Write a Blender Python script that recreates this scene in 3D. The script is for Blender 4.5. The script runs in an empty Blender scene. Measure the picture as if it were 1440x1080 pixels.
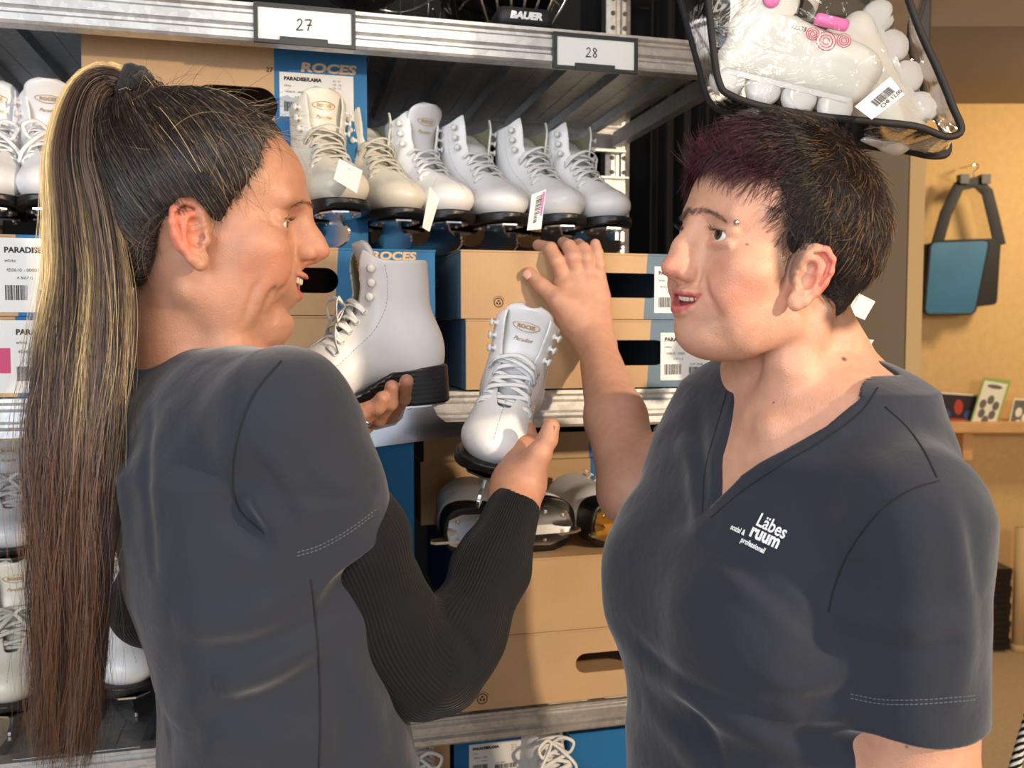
import bpy, bmesh, math, random, os
import numpy as np
from mathutils import Vector, Matrix
random.seed(7); RNG = np.random.default_rng(11)
DEV = os.environ.get('SCENE_DEV', '')
PI = math.pi
C = bpy.context.scene.collection
# ---------------------------------------------------------------- camera frame (photo treated as 1440x1080)
FPX = 1250.0; CAM = np.array([0.0, 0.0, 1.45]); PITCH = math.atan(70 / FPX)
FWD = np.array([0, math.cos(PITCH), -math.sin(PITCH)]); UPV = np.array([0, math.sin(PITCH), math.cos(PITCH)]); RT = np.array([1.0, 0, 0])
def P(px, py, d):
    """world point seen at photo pixel (px,py) at distance d along the view axis"""
    return CAM + RT * ((px - 720) / FPX * d) + UPV * ((540 - py) / FPX * d) + FWD * d
def proj(p):
    v = np.asarray(p) - CAM; d = v @ FWD
    return 720 + FPX * (v @ RT) / d, 540 - FPX * (v @ UPV) / d, d
# ---------------------------------------------------------------- materials
def srgb(r, g, b):
    f = lambda c: (c / 255 / 12.92) if c / 255 <= .04045 else ((c / 255 + .055) / 1.055) ** 2.4
    return (f(r), f(g), f(b), 1)
class NT:
    def __init__(s, name):
        s.m = bpy.data.materials.new(name); s.m.use_nodes = True; s.t = s.m.node_tree; s.n = s.t.nodes
        s.b = s.n['Principled BSDF']
    def add(s, typ, **kw):
        n = s.n.new(typ)
        for k, v in kw.items():
            if k in n.inputs.keys(): n.inputs[k].default_value = v
            else: setattr(n, k, v)
        return n
    def lk(s, a, b): s.t.links.new(a, b)
def mat(name, col, rough=.6, metal=0, noise=0, nscale=40, bump=0, bscale=200, bdist=.001, sheen=0, spec=.5, sss=0, coat=0, alpha=1, trans=0, ior=None):
    t = NT(name); b = t.b
    col = col if len(col) == 4 else (*col, 1)
    b.inputs['Base Color'].default_value = col
    b.inputs['Roughness'].default_value = rough; b.inputs['Metallic'].default_value = metal
    b.inputs['Specular IOR Level'].default_value = spec
    if sheen: b.inputs['Sheen Weight'].default_value = sheen; b.inputs['Sheen Roughness'].default_value = .5
    if coat: b.inputs['Coat Weight'].default_value = coat; b.inputs['Coat Roughness'].default_value = .15
    if trans: b.inputs['Transmission Weight'].default_value = trans
    if ior: b.inputs['IOR'].default_value = ior
    if alpha < 1: b.inputs['Alpha'].default_value = alpha
    if sss:
        b.inputs['Subsurface Weight'].default_value = sss; b.inputs['Subsurface Radius'].default_value = (1, .35, .2); b.inputs['Subsurface Scale'].default_value = .006
    tc = t.add('ShaderNodeTexCoord')
    if noise:
        n = t.add('ShaderNodeTexNoise', Scale=nscale, Detail=4.0)
        r = t.add('ShaderNodeMapRange'); r.inputs['To Min'].default_value = 1 - noise; r.inputs['To Max'].default_value = 1 + noise
        r.inputs['From Min'].default_value = .3; r.inputs['From Max'].default_value = .7
        mx = t.add('ShaderNodeVectorMath', operation='SCALE'); mx.inputs[0].default_value = col[:3]
        t.lk(tc.outputs['Object'], n.inputs['Vector']); t.lk(n.outputs['Fac'], r.inputs['Value']); t.lk(r.outputs[0], mx.inputs['Scale']); t.lk(mx.outputs[0], b.inputs['Base Color'])
    if bump:
        n = t.add('ShaderNodeTexNoise', Scale=bscale, Detail=3.0); bp = t.add('ShaderNodeBump', Strength=bump, Distance=bdist)
        t.lk(tc.outputs['Object'], n.inputs['Vector']); t.lk(n.outputs['Fac'], bp.inputs['Height']); t.lk(bp.outputs[0], b.inputs['Normal'])
    return t.m
# ---------------------------------------------------------------- object helpers
def link(name, me, m=None, parent=None, smooth=False):
    o = bpy.data.objects.new(name, me); C.objects.link(o)
    if m is not None and len(me.materials) == 0:
        for q in (m if isinstance(m, (list, tuple)) else [m]): me.materials.append(q)
    if parent is not None: o.parent = parent
    if smooth:
        me.polygons.foreach_set('use_smooth', [True] * len(me.polygons))
    return o
def tag(o, label=None, cat=None, group=None, kind=None):
    if label: o['label'] = label
    if cat: o['category'] = cat
    if group: o['group'] = group
    if kind: o['kind'] = kind
    return o
def mat4(loc, X=None, Y=None, Z=None):
    M = Matrix.Identity(4)
    for i, v in enumerate((X, Y, Z)):
        if v is not None:
            for j in range(3): M[j][i] = float(v[j])
    for j in range(3): M[j][3] = float(loc[j])
    return M
def thing(name, label, cat, M=None, group=None):
    o = bpy.data.objects.new(name, None); C.objects.link(o); o.empty_display_size = .02
    if M is not None: o.matrix_world = M if isinstance(M, Matrix) else mat4(M)
    return tag(o, label, cat, group)
def copy_tree(o, parent=None):
    c = o.copy(); C.objects.link(c); c.parent = parent
    for ch in list(o.children): copy_tree(ch, c)
    return c
class MB:
    """mesh builder: verts, faces, material index"""
    def __init__(s): s.v = []; s.f = []; s.mi = []
    def addm(s, V, Fc, mi=0):
        n = len(s.v); s.v += [tuple(map(float, p)) for p in V]; s.f += [tuple(i + n for i in f) for f in Fc]; s.mi += [mi] * len(Fc)
    def box(s, lo, hi, mi=0, M=None, bev=0):
        x0, y0, z0 = lo; x1, y1, z1 = hi
        V = [(x0, y0, z0), (x1, y0, z0), (x1, y1, z0), (x0, y1, z0), (x0, y0, z1), (x1, y0, z1), (x1, y1, z1), (x0, y1, z1)]
        Fc = [(0, 3, 2, 1), (4, 5, 6, 7), (0, 1, 5, 4), (1, 2, 6, 5), (2, 3, 7, 6), (3, 0, 4, 7)]
        if bev:
            bm = bmesh.new(); vs = [bm.verts.new(v) for v in V]
            for f in Fc: bm.faces.new([vs[i] for i in f])
            bmesh.ops.bevel(bm, geom=list(bm.edges), offset=bev, segments=2, affect='EDGES', profile=.5)
            bm.verts.index_update(); V = [tuple(v.co) for v in bm.verts]; Fc = [tuple(v.index for v in f.verts) for f in bm.faces]; bm.free()
        if M is not None: V = [tuple(M @ Vector(v)) for v in V]
        s.addm(V, Fc, mi)
    def tube(s, pts, r, n=8, mi=0, cap=True, flat=None, closed=False):
        """tube through pts; r scalar or list; flat=(normal vector, ratio) squashes it into a ribbon"""
        pts = [np.asarray(p, float) for p in pts]; k = len(pts)
        rr = r if hasattr(r, '__len__') else [r] * k
        V = []; prev = None
        for i, p in enumerate(pts):
            if closed: d = pts[(i + 1) % k] - pts[i - 1]
            else: d = pts[min(i + 1, k - 1)] - pts[max(i - 1, 0)]
            d = d / (np.linalg.norm(d) + 1e-12)
            if flat is not None:
                fn = flat[0] if not hasattr(flat[0], '__call__') else flat[0](p)
                a = np.cross(d, fn); a /= np.linalg.norm(a) + 1e-12; b = np.cross(d, a); b *= flat[1]
            else:
                if prev is None:
                    a = np.cross(d, (0, 0, 1)); 
                    if np.linalg.norm(a) < .1: a = np.cross(d, (1, 0, 0))
                else: a = prev - d * (prev @ d)
                a /= np.linalg.norm(a) + 1e-12; prev = a; b = np.cross(d, a)
            for j in range(n):
                t = 2 * PI * j / n; V.append(p + rr[i] * (a * math.cos(t) + b * math.sin(t)))
        Fc = []
        for i in range(k if closed else k - 1):
            i2 = (i + 1) % k
            for j in range(n): Fc.append((i * n + j, i * n + (j + 1) % n, i2 * n + (j + 1) % n, i2 * n + j))
        if cap and not closed: Fc.append(tuple(range(n))[::-1]); Fc.append(tuple((k - 1) * n + j for j in range(n)))
        s.addm(V, Fc, mi)
    def lathe(s, prof, c=(0, 0, 0), ax=(0, 0, 1), n=16, mi=0):
        ax = np.asarray(ax, float); ax /= np.linalg.norm(ax); a = np.cross(ax, (1, 0, 0) if abs(ax[0]) < .9 else (0, 1, 0)); a /= np.linalg.norm(a); b = np.cross(ax, a); c = np.asarray(c, float)
        V = []; 
        for r, z in prof:
            for j in range(n): t = 2 * PI * j / n; V.append(c + ax * z + (a * math.cos(t) + b * math.sin(t)) * r)
        Fc = [(i * n + j, i * n + (j + 1) % n, (i + 1) * n + (j + 1) % n, (i + 1) * n + j) for i in range(len(prof) - 1) for j in range(n)]
        Fc.append(tuple(range(n))[::-1]); Fc.append(tuple((len(prof) - 1) * n + j for j in range(n)))
        s.addm(V, Fc, mi)
    def prism(s, poly, z0, z1, mi=0, M=None):
        """extrude 2-D polygon (x,y) between z0 and z1"""
        n = len(poly); V = [(x, y, z0) for x, y in poly] + [(x, y, z1) for x, y in poly]
        Fc = [tuple(range(n))[::-1], tuple(range(n, 2 * n))] + [(i, (i + 1) % n, n + (i + 1) % n, n + i) for i in range(n)]
        if M is not None: V = [tuple(M @ Vector(v)) for v in V]
        s.addm(V, Fc, mi)
    def quad(s, a, b, c, d, mi=0): s.addm([a, b, c, d], [(0, 1, 2, 3)], mi)
    def mesh(s, name):
        me = bpy.data.meshes.new(name); me.from_pydata(s.v, [], s.f); me.polygons.foreach_set('material_index', s.mi); me.update(); return me
    def build(s, name, m, parent=None, smooth=False): return link(name, s.mesh(name), m, parent, smooth)
def text_mb(s, size, col_w=None, bold=0, shear=0, spacing=1.0, xs=1.0):
    """mesh verts/faces of a line of writing, lying in XY, left-bottom at origin"""
    cu = bpy.data.curves.new('t', 'FONT'); cu.body = s; cu.size = size; cu.offset = bold; cu.shear = shear; cu.space_character = spacing; cu.resolution_u = 3
    o = bpy.data.objects.new('t', cu); C.objects.link(o)
    dg = bpy.context.evaluated_depsgraph_get(); me = bpy.data.meshes.new_from_object(o.evaluated_get(dg))
    V = [(v.co.x * xs, v.co.y, 0) for v in me.vertices]; Fc = [tuple(p.vertices) for p in me.polygons]
    bpy.data.objects.remove(o); bpy.data.curves.remove(cu); bpy.data.meshes.remove(me)
    return V, Fc
def put_text(mb, s, size, M, mi=0, center=False, **kw):
    V, Fc = text_mb(s, size, **kw)
    if not V: return
    if center:
        mx = (min(v[0] for v in V) + max(v[0] for v in V)) / 2; my = (min(v[1] for v in V) + max(v[1] for v in V)) / 2; V = [(v[0] - mx, v[1] - my, 0) for v in V]
    mb.addm([tuple(M @ Vector(v)) for v in V], Fc, mi)
# ---------------------------------------------------------------- signed-distance sculpting
def smin(a, b, k):
    if k <= 0: return np.minimum(a, b)
    h = np.clip(k - np.abs(a - b), 0, None) / k; return np.minimum(a, b) - h * h * k * .25
def smax(a, b, k): return -smin(-a, -b, k)
class Sculpt:
    def __init__(s): s.ops = []; s.fr = [(np.eye(3), np.zeros(3))]; s.cur = 0
    def frame(s, R=None, o=None):
        if R is None: s.cur = 0
        else: s.fr.append((np.asarray(R, float), np.asarray(o, float))); s.cur = len(s.fr) - 1
        return s
    def op(s, kind, fn, lo, hi, k):
        R, o = s.fr[s.cur]; lo = np.asarray(lo, float); hi = np.asarray(hi, float)
        cs = np.array([[(lo, hi)[i][0], (lo, hi)[j][1], (lo, hi)[l][2]] for i in (0, 1) for j in (0, 1) for l in (0, 1)]) @ R.T + o
        s.ops.append((kind, fn, cs.min(0) - 2 * k, cs.max(0) + 2 * k, k, s.cur))
    def ell(s, c, r, k=.005, kind='add', rot=None):
        c = np.asarray(c, float); r = np.asarray(r if hasattr(r, '__len__') else (r, r, r), float); m = None if rot is None else np.asarray(rot, float)
        def fn(x, y, z):
            x = x - c[0]; y = y - c[1]; z = z - c[2]
            if m is not None: x, y, z = (m[0, 0] * x + m[1, 0] * y + m[2, 0] * z, m[0, 1] * x + m[1, 1] * y + m[2, 1] * z, m[0, 2] * x + m[1, 2] * y + m[2, 2] * z)
            k0 = np.sqrt((x / r[0]) ** 2 + (y / r[1]) ** 2 + (z / r[2]) ** 2); k1 = np.sqrt((x / r[0] ** 2) ** 2 + (y / r[1] ** 2) ** 2 + (z / r[2] ** 2) ** 2)
            return k0 * (k0 - 1) / (k1 + 1e-9)
        e = r if m is None else np.array([r.max()] * 3)
        s.op(kind, fn, c - e, c + e, k)
    def cap(s, a, b, ra, rb=None, k=.005, kind='add', sq=None):
        """tapered capsule; sq=(axis vector, factor): flattened along that axis"""
        a = np.asarray(a, float); b = np.asarray(b, float); rb = ra if rb is None else rb; ab = b - a; L2 = ab @ ab + 1e-12
        if sq is not None: n = np.asarray(sq[0], float); n /= np.linalg.norm(n); q = 1 / sq[1] - 1
        def fn(x, y, z):
            x = x - a[0]; y = y - a[1]; z = z - a[2]
            t = np.clip((x * ab[0] + y * ab[1] + z * ab[2]) / L2, 0, 1)
            x = x - t * ab[0]; y = y - t * ab[1]; z = z - t * ab[2]
            if sq is not None:
                dn = (x * n[0] + y * n[1] + z * n[2]) * q; x = x + n[0] * dn; y = y + n[1] * dn; z = z + n[2] * dn
            d = np.sqrt(x * x + y * y + z * z) - (ra + (rb - ra) * t)
            return d * (sq[1] if sq is not None and sq[1] < 1 else 1)
        m = max(ra, rb); s.op(kind, fn, np.minimum(a, b) - m, np.maximum(a, b) + m, k)
    def chain(s, pts, rs, k=.005, kind='add', sq=None):
        for i in range(len(pts) - 1):
            r0, r1 = (rs[i], rs[i + 1]) if hasattr(rs, '__len__') else (rs, rs)
            s.cap(pts[i], pts[i + 1], r0, r1, k, kind, sq)
    def groove(s, pts, w, amp):
        """soft ridge (amp>0) or groove (amp<0) along a polyline, fading at both ends"""
        pts = [np.asarray(p, float) for p in pts]; n = len(pts) - 1
        def fn(x, y, z):
            best = np.full(x.shape, 1e9, np.float32); tt = np.zeros(x.shape, np.float32)
            for i in range(n):
                a, ab = pts[i], pts[i + 1] - pts[i]; X, Y, Z = x - a[0], y - a[1], z - a[2]
                t = np.clip((X * ab[0] + Y * ab[1] + Z * ab[2]) / (ab @ ab + 1e-12), 0, 1)
                d = (X - t * ab[0]) ** 2 + (Y - t * ab[1]) ** 2 + (Z - t * ab[2]) ** 2; m = d < best; best = np.where(m, d, best); tt = np.where(m, (i + t) / n, tt)
            return (-amp * np.exp(-best / (w * w)) * np.sin(PI * np.clip(tt, .02, .98)) ** .7).astype(np.float32)
        P_ = np.array(pts); s.op('disp', fn, P_.min(0) - 2.2 * w, P_.max(0) + 2.2 * w, 1e-6)
    def evalp(s, x, y, z, lo=None, hi=None):
        D = np.full(x.shape, 1.0, np.float32); fc = {}
        if lo is None: lo = np.array([x.min(), y.min(), z.min()]); hi = np.array([x.max(), y.max(), z.max()])
        for kind, fn, l, h, k, fi in s.ops:
            if (kind != 'disp' or k > 0) and ((l > hi).any() or (h < lo).any()):
                if kind != 'int': continue
            if fi not in fc:
                R, o = s.fr[fi]; dx, dy, dz = x - o[0], y - o[1], z - o[2]
                fc[fi] = (x, y, z) if fi == 0 else tuple((R[0, j] * dx + R[1, j] * dy + R[2, j] * dz).astype(np.float32) for j in range(3))
            d = fn(*fc[fi])
            if kind == 'add': D = smin(D, d, k)
            elif kind == 'sub': D = smax(D, -d, k)
            elif kind == 'int': D = smax(D, d, k)
            elif kind == 'disp': D = D + d
        return D
    def grad(s, p, e=.0015):
        g = np.zeros_like(p)
        for i in range(3):
            q = p.copy(); q[:, i] += e; a = s.evalp(q[:, 0], q[:, 1], q[:, 2]); q[:, i] -= 2 * e; b = s.evalp(q[:, 0], q[:, 1], q[:, 2]); g[:, i] = a - b
        return g / (np.linalg.norm(g, axis=1, keepdims=True) + 1e-9)
    def dist(s, p): return s.evalp(p[:, 0], p[:, 1], p[:, 2])
    def hit(s, px, py, d0=.3, d1=2.5):
        """first surface point along the sight line of a photo pixel"""
        t = np.arange(d0, d1, .002); a = P(px, py, 1.0) - CAM; q = CAM + a * t[:, None]; D = s.dist(q)
        i = np.argmax(D < 0)
        if not (D < 0).any() or i == 0: return None if i else (q[0] if D[0] < 0 else None)
        a_, b_ = q[i - 1], q[i]; f = D[i - 1] / (D[i - 1] - D[i] + 1e-12); r = a_ + (b_ - a_) * f; return r
    def mesh(s, h, name='m', n=28):
        if DEV == 'coarse': h *= 1.8
        adds = [(l, hi) for kd, _, l, hi, _, _ in s.ops if kd == 'add']
        lo = np.min([a[0] for a in adds], 0) - 2 * h; B = n * h; act = set()
        for l, hi in adds:
            i0 = np.floor((l - lo) / B - 1e-6).astype(int); i1 = np.floor((hi - lo) / B + 1e-6).astype(int)
            for i in range(i0[0], i1[0] + 1):
                for j in range(i0[1], i1[1] + 1):
                    for k in range(i0[2], i1[2] + 1): act.add((i, j, k))
        Vk = []; Vp = []; Q = []
        cs = np.linspace(0, 1, 5) * B
        off = 1 << 20
        for (i, j, k) in act:
            bo = lo + np.array([i, j, k]) * B
            x, y, z = np.meshgrid(bo[0] + cs, bo[1] + cs, bo[2] + cs, indexing='ij')
            D = s.evalp(x, y, z)
            if D.min() > .45 * B or D.max() < -.45 * B or (np.abs(D).min() > .3 * B): continue
            g = np.arange(-1, n + 1); X, Y, Z = np.meshgrid((bo[0] + g * h).astype(np.float32), (bo[1] + g * h).astype(np.float32), (bo[2] + g * h).astype(np.float32), indexing='ij')
            D = s.evalp(X, Y, Z); S = D < 0
            if S.all() or not S.any(): continue
            m = n + 1; acc = np.zeros((m, m, m, 3), np.float32); cnt = np.zeros((m, m, m), np.float32)
            sl = lambda q: slice(q, q + m)
            for ax in range(3):
                for u in (0, 1):
                    for w in (0, 1):
                        o0 = [0, 0, 0]; a1, a2 = [q for q in range(3) if q != ax]; o0[a1] = u; o0[a2] = w; o1 = list(o0); o1[ax] = 1
                        A = D[sl(o0[0]), sl(o0[1]), sl(o0[2])]; Bv = D[sl(o1[0]), sl(o1[1]), sl(o1[2])]
                        c = (A < 0) != (Bv < 0); t = np.where(c, A / np.where(c, A - Bv, 1), 0)
                        for q in range(3): acc[..., q] += np.where(c, (t if q == ax else o0[q]), 0)
                        cnt += c
            ok = cnt > 0; idx = np.argwhere(ok); pos = acc[ok] / cnt[ok][:, None]
            gi = idx + np.array([i, j, k]) * n - 1 
            Vp.append(lo + (gi + pos) * h); Vk.append(((gi[:, 0] + off) << 42) | ((gi[:, 1] + off) << 21) | (gi[:, 2] + off))
            for ax in range(3):
                sa = [slice(1, n + 1)] * 3; sb = list(sa); sb[ax] = slice(2, n + 2)
                A = S[tuple(sa)]; ok_hi = sb[ax].stop <= n + 1 + 1
                Bs = S[tuple(sb)] if S.shape[ax] >= n + 2 else None
                c = A != Bs; ii = np.argwhere(c); 
                if len(ii) == 0: continue
                fl = A[c]; base = ii + np.array([i, j, k]) * n
                a1, a2 = [(1, 2), (2, 0), (0, 1)][ax]
                qs = []
                for (u, w) in ((0, 0), (-1, 0), (-1, -1), (0, -1)):
                    b = base.copy(); b[:, a1] += u; b[:, a2] += w
                    qs.append(((b[:, 0] + off) << 42) | ((b[:, 1] + off) << 21) | (b[:, 2] + off))
                q = np.stack(qs, 1); q[~fl] = q[~fl][:, ::-1]; Q.append(q)
        Vk = np.concatenate(Vk); Vp = np.concatenate(Vp); Q = np.concatenate(Q)
        uk, fi = np.unique(Vk, return_index=True); V = Vp[fi]
        qi = np.searchsorted(uk, Q); qi[qi >= len(uk)] = 0; good = (uk[qi] == Q).all(1); qi = qi[good]
        used = np.unique(qi); rm = np.full(len(V), -1); rm[used] = np.arange(len(used)); V = V[used]; qi = rm[qi]
        return mesh_np(name, V, qi)
def mesh_np(name, V, Q):
    me = bpy.data.meshes.new(name); k = Q.shape[1]
    me.vertices.add(len(V)); me.vertices.foreach_set('co', np.ascontiguousarray(V, np.float32).ravel())
    me.loops.add(len(Q) * k); me.loops.foreach_set('vertex_index', np.ascontiguousarray(Q, np.int32).ravel())
    me.polygons.add(len(Q)); me.polygons.foreach_set('loop_start', np.arange(len(Q), dtype=np.int32) * k)
    me.update(calc_edges=True); me.polygons.foreach_set('use_smooth', np.ones(len(Q), bool)); return me
def mverts(me):
    a = np.empty(len(me.vertices) * 3, np.float32); me.vertices.foreach_get('co', a); return a.reshape(-1, 3)
def set_attr(me, name, arr):
    arr = np.asarray(arr, np.float32)
    if arr.ndim == 1:
        a = me.attributes.new(name, 'FLOAT', 'POINT'); a.data.foreach_set('value', arr)
    else:
        if arr.shape[1] == 3: arr = np.concatenate([arr, np.ones((len(arr), 1), np.float32)], 1)
        a = me.attributes.new(name, 'FLOAT_COLOR', 'POINT'); a.data.foreach_set('color', arr.ravel())
def strands_mesh(name, pts, rad, tint=None):
    """pts (N,K,3) strand centre lines, rad (N,K); three-sided hair fibres in one mesh"""
    N, K, _ = pts.shape
    d = np.empty_like(pts); d[:, 1:-1] = pts[:, 2:] - pts[:, :-2]; d[:, 0] = pts[:, 1] - pts[:, 0]; d[:, -1] = pts[:, -1] - pts[:, -2]
    d /= np.linalg.norm(d, axis=2, keepdims=True) + 1e-9
    a = np.cross(d, np.array([.31, .87, .38])); a /= np.linalg.norm(a, axis=2, keepdims=True) + 1e-9; b = np.cross(d, a)
    V = np.stack([pts + rad[..., None] * (a * math.cos(t) + b * math.sin(t)) for t in (0, 2.094, 4.189)], 2)
    base = (np.arange(N)[:, None, None] * K + np.arange(K - 1)[None, :, None]) * 3; j = np.arange(3)[None, None, :]; j2 = (j + 1) % 3
    Q = np.stack([base + j, base + j2, base + 3 + j2, base + 3 + j], -1).reshape(-1, 4)
    me = mesh_np(name, V.reshape(-1, 3), Q)
    if tint is not None:
        if tint.ndim == 2: tint = np.repeat(tint[:, None, :], K, 1)
        set_attr(me, 'tint', np.repeat(tint.reshape(N * K, 3), 3, 0))
    return me
def tint_mat(name, rough=.5, spec=.5, sss=0, bump=0, bscale=400, bdist=.0004, noise=0, nscale=60, sheen=0, aniso=0, coat=0):
    m = mat(name, (1, 1, 1), rough=rough, spec=spec, sss=sss, bump=bump, bscale=bscale, bdist=bdist, sheen=sheen, coat=coat)
    nt = m.node_tree; a = nt.nodes.new('ShaderNodeAttribute'); a.attribute_name = 'tint'; b = nt.nodes['Principled BSDF']
    if noise:
        tc = nt.nodes.new('ShaderNodeTexCoord'); n = nt.nodes.new('ShaderNodeTexNoise'); n.inputs['Scale'].default_value = nscale; n.inputs['Detail'].default_value = 5
        r = nt.nodes.new('ShaderNodeMapRange'); r.inputs['From Min'].default_value = .3; r.inputs['From Max'].default_value = .7; r.inputs['To Min'].default_value = 1 - noise; r.inputs['To Max'].default_value = 1 + noise
        v = nt.nodes.new('ShaderNodeVectorMath'); v.operation = 'SCALE'
        nt.links.new(tc.outputs['Object'], n.inputs['Vector']); nt.links.new(n.outputs['Fac'], r.inputs['Value']); nt.links.new(a.outputs['Color'], v.inputs[0]); nt.links.new(r.outputs[0], v.inputs['Scale']); nt.links.new(v.outputs[0], b.inputs['Base Color'])
    else: nt.links.new(a.outputs['Color'], b.inputs['Base Color'])
    return m
# ================================================================ heads
mm = .001
def head_ops(s, o, sc=1.0, brow=0, smile=1.0, chin=(80, -84), nose=1.0, tip=(114, -17), jaww=46, headtilt=0, mouth_open=5, eye_narrow=4.5, lobe=0, nb=1, lip=1.0, double=0, mz=-50, ear=(0, 0, 1), eye=(0, 0), back=90, lowlip=0, squint=1, arcd=16, eyl=31, grin=0, bulb=1.0, crease=4.2):
    ex, ez = eye
    """sculpts a head in the current frame: x forward, y to the person's left, z up, origin between the ear canals, millimetres"""
    mm = .001 * sc
    E = lambda c, r, k=8, kind='add', rot=None: s.ell(np.array(c) * mm, np.array(r) * mm, k * mm, kind, rot)
    K = lambda a, b, ra, rb=None, k=6, kind='add': s.cap(np.array(a) * mm, np.array(b) * mm, ra * mm, None if rb is None else rb * mm, k * mm, kind)
    E((0, 0, 48), (back, 73, 80), 10)
    E((34, 0, 52), (58 + brow, 60, 52), 16)
    E((46, 0, -6), (44, 57, 60), 16)
    E((50, 0, -34), (42, 40, 40), 16)
    K((72, 0, chin[1] + 4), (40, 0, chin[1] + 8), 16, 20, 20)
    for y in (1, -1):
        K((4, y * jaww, -48), (chin[0] - 10, y * 15, chin[1] + 2), 13, 12, 24)
        E((36, y * 40, -34), (38, 17, 42), 20)
        E((60, y * 45, -8), (24, 17, 16), 18)
        E((70, y * 33, -28), (17, 17, 17), 14)
        K((86 + brow, y * 6, 36), (76 + brow, y * 36, 38), 8, 8, 14)
    E((chin[0] + 1, 0, chin[1] + 2), (12, 19, 14), 14)
    E((79, 0, mz - 4), (14, 30, 17), 9)
    # eye sockets, lids
    for y in (1, -1):
        E((95 + ex, y * (eyl - 2), 15 + ez), (14, 17, 13), 14, 'sub')
        E((70.5 + ex, y * eyl, 15 + ez), (14.5, 14.5, 13.5), 3)
        K((77 + ex, y * 20, 21 + ez), (74 + ex, y * 42, 19 + ez), 4.4, 3.4, 6)            # upper lid fold
        K((80 + ex, y * 20, 6 + ez), (75 + ex, y * 41, 7 + ez), 2.4, 2, 6)           # lower lid bag
        E((86 + ex, y * (eyl + 1), 14 + ez), (11, 11.5, eye_narrow), 1.5, 'sub', rot=rotz(y * 22))
        # crow's feet
        for a in (-9, -3, 3, 9): s.groove([np.array(p) * mm for p in ((74 + ex, y * 46, 14 + ez + a * .3), (69 + ex, y * 51, 13 + ez + a * .8), (60 + ex, y * 57, 10 + ez + a * 1.6))], 1.6 * mm, -.8 * mm * squint)
    # nose
    K((84, 0, 22), (96, 0, tip[1] + 2), 11, 13.5, 9); K((98, 0, 6), (104, 0, tip[1] + 4), 7, 10, 7)
    K((93, 0, 26), (102 + nb, 0, 6), 6.5, 7, 12); K((102 + nb, 0, 6), (tip[0] - 5, 0, tip[1] + 3), 7, 8, 8)
    E((tip[0] - 2 + 3 * (1 - bulb), 0, tip[1]), (9.5, 9 * bulb, 8.5 * bulb), 6)
    for y in (1, -1):
        E((tip[0] - 12, y * 11.5, tip[1] - 3), (10.5 * bulb, 6.2 * bulb, 8 * bulb), 5)
        K((tip[0] - 21, y * 18.5, tip[1] + 3), (tip[0] - 22, y * 17, tip[1] - 11), 1.2, 1, 4, 'sub')
        E((tip[0] - 9, y * 6, tip[1] - 11.5), (5.5, 3, 3.5), 2, 'sub')
    K((tip[0] - 6, 0, tip[1] - 7), (tip[0] - 17, 0, tip[1] - 12), 3.6, 4, 5)
    # mouth: lips follow an arc that climbs at the corners with the smile
    def arc(y, dx=0, dz=0): return (94 + dx - arcd * (y / 27) ** 2, y, mz + dz + 9 * smile * (y / 27) ** 2)
    ys = np.linspace(-27, 27, 9)
    up = [arc(y, 2.0 * lip * (1 - (y / 27) ** 2), 5.5 * (1 - .6 * (y / 27) ** 2)) for y in ys]; lo_ = [arc(y, .5 * lip - lowlip * (1 - (y / 27) ** 2), -(mouth_open + 3.5) * (1 - .95 * (y / 27) ** 2)) for y in ys]
    for pts, r in ((up, [1.6, 2.8, 3.8, 4.4, 4.0, 4.4, 3.8, 2.8, 1.6]), (lo_, [1.6, 2.8, 4.0, 5.0, 5.4, 5.0, 4.0, 2.8, 1.6])):
        s.chain([np.array(p) * mm for p in pts], [q * mm * .95 for q in r], 3 * mm)
    cut = [arc(y, 3, -1.2 * (mouth_open / 5)) for y in np.linspace(-22, 22, 7)]
    s.chain([np.array(p) * mm for p in cut], [q * mm * mouth_open / 5 for q in ((2.3, 3.5, 3.9, 4.0, 3.9, 3.5, 2.3) if grin else (.9, 2.6, 3.6, 4.0, 3.6, 2.6, .9))], 1.2 * mm, 'sub')
    cut = [arc(y, -6, -1.2 * (mouth_open / 5)) for y in np.linspace(-20, 20, 7)]
    s.chain([np.array(p) * mm for p in cut], [q * mm * mouth_open / 5 for q in (.6, 2., 3.4, 3.8, 3.4, 2., .6)], 1.0 * mm, 'sub')
    s.groove([np.array(p) * mm for p in ((chin[0] + 8, -17, chin[1] + 17), (chin[0] + 12, -8, chin[1] + 15), (chin[0] + 13.5, 0, chin[1] + 14.5), (chin[0] + 12, 8, chin[1] + 15), (chin[0] + 8, 17, chin[1] + 17))], 6.5 * mm, -crease * mm)
    for y in (1, -1):       # nasolabial folds
        pts = [(tip[0] - 19, y * 20, tip[1] + 3), (89, y * 30, mz + 15), (82, y * 37, mz + 3), (77, y * 39, mz - 10), (75, y * 36, mz - 20)]
        s.groove([np.array(p) * mm for p in pts], 4.5 * mm, -2.6 * mm)
    if double: E((44, 0, chin[1] + 2), (36, 34, 20), 22)
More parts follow.
